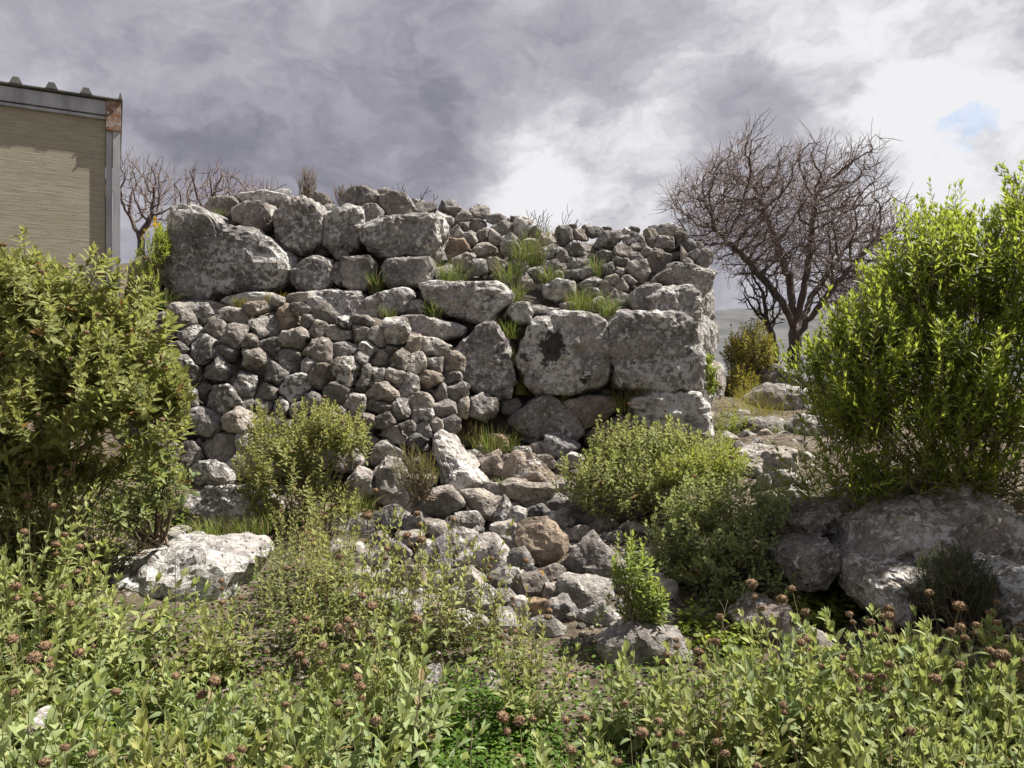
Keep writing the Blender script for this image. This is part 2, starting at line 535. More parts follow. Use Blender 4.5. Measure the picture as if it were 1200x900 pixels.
def smooth_ring(r, k):
    x = r[:-1]
    for _ in range(k):
        x = 0.25 * np.roll(x, 1) + 0.5 * x + 0.25 * np.roll(x, -1)
    return np.append(x, x[0])


def stone_verts(rad, depth, sub, seed, box=3.0, facets=14, rough=1.0, cut=0.74):
    """closed stone: outline radius rad(ANG) in the local x/z plane, half depth along local y; front faces -y.
    A rounded body is cut by random planes to a broken, faceted shape, then weathered with noise"""
    g = np.random.default_rng(seed)
    v, f = ico(sub)
    # break planes on the unit ball
    k0 = np.ones(len(v))
    for i in range(facets):
        n = g.normal(size=3)
        n[1] *= 1.25
        n /= np.linalg.norm(n)
        d = g.uniform(cut, 0.98)
        c = v @ n
        k0 = np.minimum(k0, np.where(c > 0.05, d / np.maximum(c, 0.05), 1.0))
    th = np.arctan2(v[:, 2], v[:, 0])
    sn = np.hypot(v[:, 0], v[:, 2])
    k = k0 / (sn ** box + np.abs(v[:, 1]) ** box) ** (1 / box)
    rr = np.interp(th, ANG, rad)
    ct, st = np.cos(th), np.sin(th)
    # give the silhouette back what the planes took from it
    sil = np.zeros(25)
    bi = np.clip(((th + math.pi) / (2 * math.pi) * 24).astype(int), 0, 23)
    for b in range(24):
        w = (k * sn)[bi == b]
        sil[b] = w.max() if len(w) else 1.0
    sil[24] = sil[0]
    sil = np.clip(sil, 0.55, 1.3)
    sc = np.interp(th, np.linspace(-math.pi, math.pi, 25) + math.pi / 24, sil)
    kk = k * sn * (0.1 + 0.9 / sc)
    p = np.stack([rr * kk * ct, depth * k * v[:, 1], rr * kk * st], 1)
    size = float(np.mean(rad))
    nn = p / (np.linalg.norm(p, axis=1)[:, None] + 1e-9)
    q = p + g.uniform(-50, 50, 3)
    a = 0.05 * vnoise(q, 1.5 / size, seed) + 0.05 * vnoise(q, 3.3 / size, seed + 1)
    r1 = 1 - np.abs(vnoise(q, 4.2 / size, seed + 2))
    a = a - 0.06 * np.maximum(0, r1 - 0.66)
    if sub >= 4:
        a = a + 0.028 * vnoise(q, 8.0 / size, seed + 3) + 0.016 * vnoise(q, 17.0 / size, seed + 4)
        cr = np.abs(vnoise(q, 2.0 / size, seed + 7))
        a = a - 0.06 * np.clip(1 - cr / 0.045, 0, 1)
        if sub >= 5:
            a = a + 0.011 * vnoise(q, 34.0 / size, seed + 5)
    else:
        a = a + 0.022 * vnoise(q, 8.0 / size, seed + 3)
    disp = a * rough * min(size, 0.35)
    if sub >= 5:
        disp = disp + 0.012 * vnoise(q, 11.0, seed + 8) + 0.007 * vnoise(q, 26.0, seed + 9)
        c2 = np.abs(vnoise(q + 0.05 * vnoise(q, 9.0, seed + 11)[:, None], 3.4, seed + 10))
        disp = disp - 0.022 * np.clip(1 - c2 / 0.06, 0, 1)
        ledge = vnoise(q * np.array([1, 1, 2.6]), 4.0, seed + 12)
        disp = disp + 0.014 * np.clip(ledge * 6, -1, 1)
    p = p + nn * disp[:, None]
    return p, f


SEED = [100]


def place_stone(name, rad_m, center, depth, sub, mat, parent=None, rz=0.0, color=(1, 1, 1, 0.4), **kw):
    SEED[0] += 11
    v, f = stone_verts(rad_m, depth, sub, SEED[0], **kw)
    me = mk_mesh(name, v, f, smooth=False)
    return obj(name, me, mat, parent, loc=center, rot=(0, 0, rz), color=color)


def poly_stone(name, poly, Y, mat, parent=None, depth=None, sub=4, color=(1, 1, 1, 0.5), off=(0, 0), scale=1.0, back=0.6, round_=2, **kw):
    P = np.array(poly, float) / scale + np.array(off, float)
    lo, hi = P.min(0), P.max(0)
    c = (lo + hi) / 2
    s = Y / F
    rel = np.stack([(P[:, 0] - c[0]) * s, -(P[:, 1] - c[1]) * s], 1)
    rad = smooth_ring(poly_radius(rel), round_) * 1.055
    size = min(hi - lo) * s
    D = depth if depth else size * 0.5
    cen = at(c[0], c[1], Y)
    cen = cen * ((Y + D * back) / Y) + np.array([0, 0, CAM_Z]) * (1 - (Y + D * back) / Y) if False else cen + np.array([0, D * back, 0])
    return place_stone(name, rad, cen, D, sub, mat, parent, color=color, **kw)


def tint(g, warm=0.0, base=1.0, lich=0.4):
    k = base * g.uniform(0.64, 1.32)
    w = abs(g.normal()) * 0.035 - 0.01 + warm
    return (k * (1 + w * 1.2), k * (1 + w * 0.2), k * (1 - w), float(np.clip(lich + g.normal() * 0.25, 0, 1.2)))


def pack_stones(name, lst, yfun, mat, parent=None, off=(0, 0), scale=1.0, sub=3, grow=1.24, lich=0.35, collect=None, base=1.0, deep=1.0, gapf=1.07, tints=None, back=0.55, lift=0.0):
    """lst of (cx, cy, rx, ry[, angle]) in zoomed pixels; outlines are trimmed against their neighbours so that the stones fit"""
    g = np.random.default_rng(len(lst) * 31 + int(off[0]))
    S = []
    for e in lst:
        a = e[4] if len(e) > 4 else g.uniform(-12, 12)
        S.append((e[0] / scale + off[0], e[1] / scale + off[1], e[2] / scale, e[3] / scale, math.radians(a)))
    out = []
    for i, (cx, cy, rx, ry, a) in enumerate(S):
        m = int(g.integers(6, 9))
        ph = g.uniform(0, 2 * math.pi)
        pts = []
        for k in range(m):
            t = ph + 2 * math.pi * (k + g.uniform(-0.28, 0.28)) / m
            c, s = math.cos(t), math.sin(t)
            q = 2.6
            r = 1 / (abs(c) ** q + abs(s) ** q) ** (1 / q) * g.uniform(0.96, 1.12)
            x, y = rx * r * c * grow, ry * r * s * grow
            pts.append((x * math.cos(a) - y * math.sin(a), x * math.sin(a) + y * math.cos(a)))
        rad = poly_radius(pts)              # in pixel space, y down
        ri = (rx + ry) / 2
        for j, (jx, jy, jrx, jry, ja) in enumerate(S):
            if j == i:
                continue
            dx, dy = jx - cx, jy - cy
            d = math.hypot(dx, dy)
            if d < 1 or d > 3 * (max(rx, ry) + max(jrx, jry)):
                continue
            th = math.atan2(dy, dx)

            def sup(rx_, ry_, a_):
                b = th - a_
                return math.hypot(rx_ * math.cos(b), ry_ * math.sin(b))
            si, sj = sup(rx, ry, a), sup(jrx, jry, ja)
            lim = d * si / (si + sj) if si + sj > d * 0.5 else 1e9
            lim = max(lim, 0.45 * si)
            cs = np.cos(ANG - th)
            rad = np.where(cs > 0.05, np.minimum(rad, lim * gapf / np.maximum(cs, 0.05)), rad)
        Y = yfun(cx, cy) + g.normal() * 0.03
        s = Y / F
        radm = rad[::-1] * s                # flip y for z up: angle -> -angle
        radm = smooth_ring(radm, 1)
        D = deep * ri * s * g.uniform(0.8, 1.15)
        cen = at(cx, cy, Y) + np.array([0, D * back, lift * ri * s])
        col = tints[i] if tints and i in tints else tint(g, g.choice([0, 0, 0, 0, 0.03]), base, lich)
        o = place_stone(name, radm, cen, D, sub if ri * s < 0.105 else 4, mat, parent, color=col, box=2.9, facets=int(g.integers(8, 14)), cut=0.5, rough=1.0)
        out.append(o)
    return out


# --- main wall ------------------------------------------------------
def y_wall(px, py):
    right = interp(py, [(225, 8.75), (265, 8.3), (300, 7.9), (335, 7.5), (365, 7.2), (470, 7.02), (530, 6.88)])
    left = interp(py, [(225, 8.0), (300, 7.72), (350, 7.55), (400, 7.3)])
    t = min(max((px - 440) / 90, 0), 1) if py < 345 else 1
    return left * (1 - t) + right * t


def y_rubble(px, py):
    y = interp(py, [(345, 6.8), (400, 6.5), (500, 6.2), (580, 5.95), (640, 5.7)])
    return y + interp(px, [(420, 0), (480, 0.12), (560, 0.5)]) * interp(py, [(450, 1), (560, 0.2)])


def y_scree(px, py):
    return interp(py, [(470, 7.05), (500, 6.9), (530, 6.7), (600, 5.85), (650, 5.2), (700, 4.65), (740, 4.3), (800, 3.8)])


wall = empty('ancient_wall', at(600, 520, 7.2))
tag(wall, 'ruined wall of huge weathered limestone blocks heaped with rubble along its top', 'stone wall')
WL = np.array(wall.location)


def under(o, root):
    o.parent = root
    o.location = Vector(o.location) - root.location
    return o


Z1 = dict(off=(140, 180), scale=3)
Z2 = dict(off=(480, 220), scale=3)
G = np.random.default_rng(5)
blocks = [
    # poly, zoom, Y, depth, sub, colour (rgb tint + lichen), label
    ([(200, 190), (245, 185), (290, 195), (345, 220), (360, 255), (430, 265), (480, 275), (550, 300), (590, 345), (595, 400), (560, 450), (500, 480), (430, 490), (350, 505), (330, 525), (260, 520), (215, 500), (165, 440), (150, 395), (165, 320), (190, 270)], Z1, 7.45, 0.5, 5, (0.85, 0.84, 0.84, 0.72), 'largest grey boulder crusted with pale lichen'),
    ([(305, 190), (330, 160), (370, 150), (420, 160), (445, 195), (420, 230), (360, 235), (325, 220)], Z1, 7.95, 0.3, 4, (0.95, 0.93, 0.9, 0.5), None),
    ([(410, 150), (520, 133), (595, 150), (590, 190), (540, 200), (470, 180), (425, 178)], Z1, 8.0, 0.32, 4, (1.2, 1.18, 1.15, 0.8), None),
    ([(400, 195), (470, 168), (530, 178), (545, 220), (532, 272), (490, 282), (450, 258), (400, 240)], Z1, 7.75, 0.28, 4, (0.72, 0.68, 0.66, 0.35), None),
    ([(545, 210), (590, 165), (640, 155), (700, 180), (730, 225), (728, 260), (712, 305), (690, 325), (640, 347), (590, 325), (560, 295), (540, 250)], Z1, 7.62, 0.34, 5, (0.92, 0.9, 0.89, 0.7), None),
    ([(712, 250), (740, 215), (800, 190), (848, 195), (862, 250), (852, 310), (822, 352), (780, 380), (740, 348), (705, 292)], Z1, 7.66, 0.3, 5, (0.88, 0.86, 0.85, 0.65), None),
    ([(855, 265), (920, 225), (1020, 213), (1122, 213), (1138, 250), (1118, 332), (1090, 367), (950, 372), (890, 347), (858, 295)], Z1, 7.58, 0.38, 5, (0.95, 0.93, 0.92, 0.65), None),
    ([(840, 200), (865, 180), (905, 180), (928, 205), (922, 240), (885, 260), (850, 250)], Z1, 7.85, 0.2, 4, (0.78, 0.76, 0.75, 0.3), None),
    ([(770, 168), (820, 122), (870, 116), (918, 148), (912, 182), (850, 188), (790, 192)], Z1, 8.05, 0.26, 4, (0.75, 0.73, 0.72, 0.3), None),
    ([(915, 150), (970, 133), (1012, 148), (1034, 185), (1000, 217), (945, 222), (920, 192)], Z1, 8.0, 0.24, 4, (0.74, 0.71, 0.69, 0.35), None),
    ([(658, 158), (690, 135), (730, 145), (742, 170), (715, 184), (675, 180)], Z1, 8.1, 0.2, 4, (0.85, 0.8, 0.78, 0.3), None),
    ([(596, 430), (640, 383), (690, 360), (742, 373), (757, 430), (732, 482), (660, 487), (612, 462)], Z1, 7.5, 0.28, 4, (0.75, 0.73, 0.72, 0.5), None),
    ([(783, 365), (880, 360), (902, 385), (897, 440), (877, 482), (815, 484), (788, 460)], Z1, 7.45, 0.26, 4, (0.95, 0.92, 0.89, 0.6), None),
    ([(928, 395), (948, 373), (1092, 363), (1100, 400), (1087, 447), (1030, 472), (950, 477), (928, 440)], Z1, 7.42, 0.32, 4, (0.85, 0.83, 0.82, 0.5), None),
    ([(750, 400), (768, 380), (786, 395), (788, 450), (770, 468), (752, 450)], Z1, 7.5, 0.16, 4, (0.95, 0.93, 0.92, 0.6), None),
    ([(645, 490), (760, 478), (850, 485), (872, 530), (862, 578), (750, 585), (680, 560)], Z1, 7.3, 0.3, 5, (1.25, 1.22, 1.22, 0.85), None),
    ([(862, 515), (940, 483), (1010, 473), (1038, 490), (1012, 552), (960, 588), (890, 594), (864, 550)], Z1, 7.28, 0.28, 4, (1.15, 1.12, 1.1, 0.8), None),
    ([(985, 572), (1070, 567), (1150, 590), (1215, 602), (1212, 640), (1130, 655), (1020, 650), (990, 610)], Z1, 7.12, 0.28, 4, (1.05, 1.02, 1.02, 0.7), None),
    ([(360, 515), (450, 488), (540, 490), (567, 515), (530, 545), (420, 550)], Z1, 7.3, 0.28, 4, (1.2, 1.17, 1.15, 0.8), None),
    ([(225, 520), (330, 518), (400, 540), (380, 580), (240, 575)], Z1, 7.3, 0.3, 4, (0.75, 0.73, 0.72, 0.4), None),
    ([(42, 345), (100, 334), (320, 337), (357, 358), (352, 400), (312, 432), (290, 482), (200, 472), (100, 442), (52, 392)], Z2, 7.22, 0.34, 5, (1.15, 1.12, 1.1, 0.75), 'long pale block patched with orange lichen'),
    ([(165, 575), (240, 488), (300, 483), (347, 540), (352, 600), (367, 680), (347, 738), (260, 724), (190, 692), (163, 620)], Z2, 7.06, 0.34, 5, (0.92, 0.9, 0.9, 0.65), None),
    ([(415, 500), (450, 453), (550, 443), (642, 448), (682, 478), (688, 560), (706, 640), (692, 692), (600, 722), (450, 738), (408, 692), (388, 600)], Z2, 7.02, 0.42, 5, (1.2, 1.17, 1.15, 0.8), 'pale block marked with a black lichen stain'),
    ([(694, 490), (740, 444), (940, 436), (1002, 468), (1022, 530), (1027, 690), (1017, 717), (880, 716), (730, 695), (706, 600), (690, 550)], Z2, 7.0, 0.5, 5, (1.02, 1.0, 0.99, 0.68), 'big squared corner block'),
    ([(775, 742), (850, 719), (1012, 714), (1047, 760), (1058, 870), (900, 880), (800, 820)], Z2, 6.92, 0.42, 5, (1.15, 1.12, 1.12, 0.8), None),
    ([(342, 820), (420, 760), (490, 728), (542, 770), (610, 852), (565, 905), (430, 905), (375, 865)], Z2, 6.95, 0.34, 5, (0.85, 0.81, 0.78, 0.3), None),
    ([(526, 753), (620, 730), (712, 733), (735, 770), (692, 812), (612, 848), (570, 812)], Z2, 7.0, 0.3, 4, (0.9, 0.78, 0.68, 0.3), None),
    ([(606, 862), (735, 798), (795, 808), (810, 900), (612, 905)], Z2, 7.0, 0.3, 4, (0.8, 0.7, 0.62, 0.2), None),
    ([(184, 730), (292, 735), (318, 762), (292, 815), (230, 806), (186, 772)], Z2, 7.08, 0.24, 4, (0.85, 0.84, 0.84, 0.4), None),
    ([(318, 745), (380, 738), (400, 765), (375, 800), (325, 795)], Z2, 7.1, 0.2, 4, (0.9, 0.89, 0.87, 0.4), None),
    ([(346, 440), (375, 402), (418, 402), (434, 440), (418, 478), (370, 475)], Z2, 7.2, 0.18, 4, (1.05, 1.03, 1.0, 0.7), None),
    ([(470, 345), (520, 318), (582, 330), (582, 385), (520, 400), (476, 385)], Z2, 7.4, 0.22, 4, (1.1, 1.07, 1.03, 0.7), None),
    ([(838, 392), (900, 350), (985, 347), (1017, 383), (1013, 470), (950, 446), (846, 440)], Z2, 7.2, 0.36, 5, (1.0, 0.98, 0.97, 0.55), None),
    ([(760, 395), (810, 345), (880, 338), (905, 370), (850, 398), (842, 445), (788, 436)], Z2, 7.35, 0.3, 4, (0.85, 0.83, 0.83, 0.45), None),
    ([(862, 322), (930, 266), (1000, 278), (1064, 300), (1060, 365), (1015, 385), (985, 350), (900, 350)], Z2, 7.5, 0.42, 5, (1.0, 0.98, 0.97, 0.55), None),
]
for (poly, z, Y, D, sub, c, lab) in blocks:
    o = poly_stone('stone', poly, Y, M_STAIN if lab and 'stain' in lab else M_STONE, None, depth=D, sub=sub, color=c, box=9.0, facets=9, cut=0.93, rough=1.2, round_=1, **z)
    under(o, wall)
    if lab:
        o['label'] = lab

small1 = [(570, 137, 28, 12), (735, 195, 25, 18), (620, 382, 38, 34), (705, 337, 28, 24), (560, 445, 30, 22), (525, 470, 28, 15), (540, 289, 26, 15), (395, 243, 20, 13), (1040, 545, 30, 26), (660, 350, 20, 16), (820, 200, 18, 10), (745, 475, 22, 18)]
for o in pack_stones('stone', small1, lambda x, y: y_wall(x, y) + 0.05, M_STONE, lich=0.5, **Z1):
    under(o, wall)
top = [(140, 70, 36, 30), (50, 72, 42, 24), (245, 85, 32, 26), (305, 108, 32, 17), (190, 103, 30, 26), (122, 115, 34, 36), (165, 155, 22, 24), (195, 132, 22, 22), (238, 130, 26, 24), (322, 140, 42, 30), (398, 142, 40, 38),
       (215, 176, 28, 24), (260, 167, 26, 26), (298, 172, 26, 32), (347, 180, 30, 22), (165, 208, 50, 46), (265, 212, 42, 27), (355, 214, 32, 24), (190, 258, 44, 36), (480, 180, 36, 24), (545, 170, 34, 32), (602, 165, 26, 22), (652, 155, 30, 20),
       (700, 186, 54, 30, -12), (596, 215, 60, 32, -15), (750, 224, 42, 26), (762, 152, 16, 13), (808, 196, 42, 34), (850, 176, 26, 34), (775, 178, 30, 22), (900, 192, 46, 28), (905, 150, 36, 22), (948, 186, 30, 34), (985, 206, 22, 22),
       (886, 256, 58, 46), (955, 238, 26, 16), (970, 264, 30, 18), (800, 290, 50, 42), (690, 242, 28, 22), (745, 258, 32, 22), (795, 240, 28, 18), (702, 286, 34, 22), (738, 292, 20, 16), (772, 322, 26, 16), (715, 322, 28, 20), (745, 340, 26, 22),
       (590, 264, 42, 24), (622, 300, 34, 22), (570, 306, 36, 22), (1030, 250, 32, 34), (1003, 238, 22, 22), (832, 222, 28, 16), (410, 330, 36, 30), (300, 268, 36, 22), (352, 326, 26, 22), (245, 278, 32, 26), (640, 332, 42, 20), (540, 240, 30, 22),
       (440, 160, 26, 22), (430, 200, 34, 26), (495, 225, 34, 26), (440, 250, 38, 28), (500, 275, 36, 24), (690, 355, 34, 26), (725, 390, 40, 30), (640, 375, 38, 24), (560, 420, 34, 16), (620, 425, 30, 15), (660, 400, 28, 18), (120, 300, 40, 28), (60, 290, 36, 30), (90, 240, 36, 30), (20, 130, 34, 30), (85, 150, 40, 30), (60, 200, 34, 30), (450, 430, 40, 18), (510, 440, 34, 16), (385, 280, 36, 26), (445, 305, 36, 28), (520, 310, 24, 20)]
for o in pack_stones('stone', top, y_wall, M_RUBBLE, lich=0.4, base=0.98, tints={15: (1.0, 0.82, 0.68, 0.2)}, **Z2):
    under(o, wall)
# stray stones of the same rubble behind the crest
crest = [(30, 55, 22, 18), (370, 110, 20, 14), (455, 165, 18, 14), (570, 140, 16, 12), (625, 140, 18, 12), (690, 150, 20, 14), (790, 150, 18, 14), (860, 145, 18, 14), (945, 150, 16, 12), (345, 115, 16, 10), (1010, 205, 18, 16), (-20, 60, 26, 18), (-60, 45, 26, 20), (-95, 20, 30, 20), (-125, 25, 22, 16)]
for o in pack_stones('stone', crest, lambda x, y: y_wall(x, y) + 0.35, M_RUBBLE, lich=0.4, base=0.9, **Z2):
    under(o, wall)

# side of the wall, running back from the corner
sA = np.array([1.78, 7.30])
sB = np.array([2.68, 9.7])
sdir = (sB - sA) / np.linalg.norm(sB - sA)
slen = np.linalg.norm(sB - sA)
srot = math.atan2(sdir[1], sdir[0])
gs = np.random.default_rng(17)
zrow = 0.85
for row, hgt in enumerate([0.46, 0.58, 0.5, 0.44, 0.30]):
    pos = -0.05 + gs.uniform(-0.1, 0.1)
    pos += [0, 0.05, 0.1, 0.42, 1.1][row]
    while pos < slen - 0.1:
        w = gs.uniform(0.34, 0.62)
        poly = [(-w / 2, -hgt / 2), (w / 2 * gs.uniform(.8, 1), -hgt / 2), (w / 2, hgt * gs.uniform(0, .3)), (w / 2 * gs.uniform(.7, 1), hgt / 2), (-w / 2 * gs.uniform(.7, 1), hgt / 2), (-w / 2, hgt * gs.uniform(-.2, .2))]
        rad = smooth_ring(poly_radius(poly), 3) * 1.03
        c = sA + sdir * (pos + w / 2)
        nrm = np.array([-sdir[1], sdir[0]])
        c = c + nrm * (0.2 + 0.05 * row + gs.normal() * 0.025)
        o = place_stone('stone', rad, (c[0], c[1], zrow + hgt / 2), 0.24, 4, M_STONE, None, rz=srot, color=tint(gs, 0, 1.0, 0.6), box=4.0, facets=14, cut=0.8)
        under(o, wall)
        pos += w + 0.01
    zrow += hgt

# core of earth and small stones behind the faces
SIL = [(190, 330), (205, 265), (250, 248), (330, 240), (400, 245), (440, 240), (480, 248), (520, 256), (560, 262), (610, 274), (640, 288), (720, 286), (770, 288), (800, 292), (822, 302)]


def sheet_core(name, cols, parent, mat, seed):
    """cols: list of arrays (rows,3) front surface; closed with a top, sides and a back"""
    A = np.array(cols)                       # (nc, nr, 3), row 0 = top
    nc, nr = A.shape[:2]
    q = A.reshape(-1, 3)
    q = q + np.stack([np.zeros(len(q)), 0.07 * vnoise(q, 3.0, seed), 0 * q[:, 0]], 1)
    A = q.reshape(nc, nr, 3)
    B = A.copy()
    bx = A[:, :, 0].mean()
    B[:, :, 1] = np.maximum(A[:, :, 1] + 0.9, 9.9) if name == 'wall_core' else A[:, :, 1] + 0.75
    v = np.concatenate([A.reshape(-1, 3), B.reshape(-1, 3)])
    ia = np.arange(nc * nr).reshape(nc, nr)
    ib = ia + nc * nr
    qs = [np.stack([ia[:-1, :-1].ravel(), ia[:-1, 1:].ravel(), ia[1:, 1:].ravel(), ia[1:, :-1].ravel()], 1),
          np.stack([ib[:-1, :-1].ravel(), ib[1:, :-1].ravel(), ib[1:, 1:].ravel(), ib[:-1, 1:].ravel()], 1),
          np.stack([ia[:-1, 0], ia[1:, 0], ib[1:, 0], ib[:-1, 0]], 1), np.stack([ia[:-1, -1], ib[:-1, -1], ib[1:, -1], ia[1:, -1]], 1),
          np.stack([ia[0, :-1], ib[0, :-1], ib[0, 1:], ia[0, 1:]], 1), np.stack([ia[-1, :-1], ia[-1, 1:], ib[-1, 1:], ib[-1, :-1]], 1)]
    return obj(name, mk_mesh(name, v, np.concatenate(qs)), mat, parent)


cols = []
for px in np.arange(200, 816, 8):
    t0 = interp(px, SIL) + 4
    cols.append([at(px, py, y_wall(px, py) + 0.2) for py in np.linspace(t0, 560, 40)])
nrm = np.array([-sdir[1], sdir[0]])
for k in np.linspace(0.15, 1, 10):
    c = sA + sdir * slen * k + nrm * 0.24
    zt = 3.02 - 0.1 * k
    cols.append([np.array([c[0], c[1], z]) for z in np.linspace(zt, 0.6, 40)])
core = sheet_core('wall_core', cols, None, M_EARTH, 3)
under(core, wall)

# chinking: small stones pressed into the joints of the core
def small_stones(name, centers, sizes, mat, seed, sub=2):
    g = np.random.default_rng(seed)
    V, Fc = [], []
    n = 0
    for c, s in zip(centers, sizes):
        v, f = ico(sub)
        p = v * np.array([s * g.uniform(.8, 1.3), s * g.uniform(.7, 1.1), s * g.uniform(.6, 1.0)])
        for _ in range(6):
            nn = g.normal(size=3)
            nn /= np.linalg.norm(nn)
            d = p @ nn
            p = p - np.maximum(0, d - d.max() * g.uniform(.42, .8))[:, None] * nn
        a = g.uniform(0, 6.28)
        ca, sa = math.cos(a), math.sin(a)
        p = p @ np.array([[ca, -sa, 0], [sa, ca, 0], [0, 0, 1]])
        V.append(p + c)
        Fc.append(f + n)
        n += len(v)
    return mk_mesh(name, np.concatenate(V), np.concatenate(Fc), smooth=False)


gch = np.random.default_rng(77)
cs, ss = [], []
for _ in range(420):
    px = gch.uniform(200, 815)
    t0 = interp(px, SIL) + 6
    py = t0 + (530 - t0) * gch.uniform(0, 1) ** 1.4
    if py > 350 and px < 540:
        continue
    cs.append(at(px, py, y_wall(px, py) + 0.17))
    ss.append(gch.uniform(0.03, 0.075))
ch = obj('chinking_stones', small_stones('chinking_stones', np.array(cs), ss, M_RUBBLE, 4), M_RUBBLE, kind='stuff', color=(0.85, 0.83, 0.82, 0.3))
under(ch, wall)

# --- rubble wall on the left ------------------------------------------
rub = empty('rubble_wall', at(330, 600, 6.2))
tag(rub, 'dry laid wall of small rounded grey field stones below the huge boulders', 'rubble wall')
Z6 = dict(off=(180, 340), scale=3)
rs = [(95, 100, 60, 48), (40, 160, 46, 46), (18, 98, 28, 22), (162, 82, 34, 34), (122, 158, 42, 34, -20), (210, 135, 48, 36), (280, 92, 54, 26), (278, 165, 48, 48), (168, 213, 50, 58), (72, 210, 52, 30), (105, 288, 66, 62), (222, 282, 55, 54), (256, 222, 42, 25),
      (345, 250, 70, 60), (390, 130, 62, 58), (338, 182, 32, 26), (405, 200, 36, 42), (362, 65, 52, 26), (430, 42, 34, 22), (470, 92, 60, 42), (500, 27, 50, 19), (505, 64, 42, 20), (540, 110, 30, 24), (581, 134, 32, 36), (592, 82, 46, 34), (490, 172, 52, 42), (575, 213, 60, 50),
      (475, 250, 54, 52), (545, 264, 28, 32), (430, 300, 48, 50), (585, 297, 54, 40, 30), (318, 332, 44, 54), (235, 386, 70, 52), (172, 364, 28, 30), (395, 364, 40, 34), (325, 404, 28, 24), (495, 345, 70, 50), (386, 412, 42, 48), (446, 416, 30, 34),
      (180, 475, 64, 54), (300, 460, 64, 42), (108, 375, 48, 34), (60, 330, 40, 40), (225, 554, 80, 44), (120, 577, 42, 38), (185, 656, 80, 54), (675, 280, 60, 58), (742, 312, 40, 58), (665, 208, 46, 27), (752, 205, 35, 32), (655, 150, 56, 34), (725, 150, 32, 32),
      (665, 114, 32, 22), (732, 110, 42, 22), (785, 170, 42, 38), (845, 162, 64, 54), (728, 242, 26, 24), (795, 246, 44, 34), (866, 242, 44, 46, -30), (835, 210, 30, 20), (910, 192, 32, 36), (926, 256, 46, 44), (985, 212, 60, 38, 15), (988, 258, 40, 34),
      (845, 306, 46, 32), (896, 336, 46, 46), (788, 296, 30, 30), (796, 364, 60, 42), (970, 322, 54, 50), (936, 390, 50, 38), (1002, 362, 36, 38), (1046, 256, 40, 40), (1046, 306, 34, 28), (1062, 356, 40, 36), (1020, 420, 44, 40), (785, 408, 50, 28), (870, 432, 50, 44),
      (942, 440, 44, 26), (996, 476, 36, 28), (950, 490, 34, 28), (892, 482, 30, 24), (635, 366, 62, 42), (560, 402, 50, 34), (705, 402, 40, 40), (812, 458, 40, 26), (1150, 412, 56, 46), (1090, 412, 28, 34), (420, 472, 42, 38), (520, 425, 40, 34), (606, 432, 46, 36),
      (666, 452, 42, 38), (500, 500, 52, 42), (580, 512, 46, 42), (740, 470, 46, 34), (400, 545, 52, 42), (310, 540, 36, 40), (480, 575, 50, 40), (660, 530, 50, 40), (740, 540, 46, 36), (850, 512, 46, 30), (925, 528, 36, 28), (580, 590, 52, 40), (300, 610, 50, 40), (390, 630, 52, 42),
      (800, 580, 58, 40), (690, 600, 52, 40), (1040, 470, 36, 30), (60, 420, 50, 40), (70, 500, 44, 40), (40, 570, 44, 40), (60, 650, 52, 44), (20, 250, 40, 40), (-30, 130, 44, 40), (-30, 200, 40, 36), (-30, 300, 44, 50), (-20, 390, 44, 40), (30, 480, 30, 30)]
rt = {46: (0.95, 0.86, 0.74, 0.75), 13: (1.25, 1.2, 1.12, 0.25), 62: (1.7, 1.66, 1.6, 0.7), 55: (1.35, 1.3, 1.25, 0.5), 20: (1.3, 1.25, 1.15, 0.4), 19: (0.95, 0.82, 0.7, 0.2), 17: (0.95, 0.84, 0.72, 0.2), 61: (1.45, 1.4, 1.33, 0.5), 60: (1.2, 1.1, 1.0, 0.5), 10: (0.6, 0.6, 0.6, 0.6), 36: (0.65, 0.65, 0.65, 0.7), 26: (0.95, 0.9, 0.84, 0.4)}
for o in pack_stones('stone', rs, y_rubble, M_RUBBLE, lich=0.35, base=0.98, tints=rt, **Z6):
    under(o, rub)
cols = []
for px in np.arange(176, 536, 8):
    t0 = interp(px, [(170, 372), (330, 366), (440, 372), (500, 395), (560, 440)])
    cols.append([at(px, py, y_rubble(px, py) + 0.17) for py in np.linspace(t0, 600, 24)])
under(sheet_core('rubble_core', cols, None, M_EARTH, 5), rub)
cs, ss = [], []
for _ in range(380):
    px = gch.uniform(180, 545)
    t0 = interp(px, [(170, 372), (330, 366), (440, 372), (500, 395), (560, 440)])
    py = gch.uniform(t0, 590)
    cs.append(at(px, py, y_rubble(px, py) + 0.13))
    ss.append(gch.uniform(0.025, 0.06))
ch = obj('chinking_stones', small_stones('chinking_stones', np.array(cs), ss, M_RUBBLE, 6), M_RUBBLE, kind='stuff', color=(0.75, 0.74, 0.73, 0.3))
under(ch, rub)

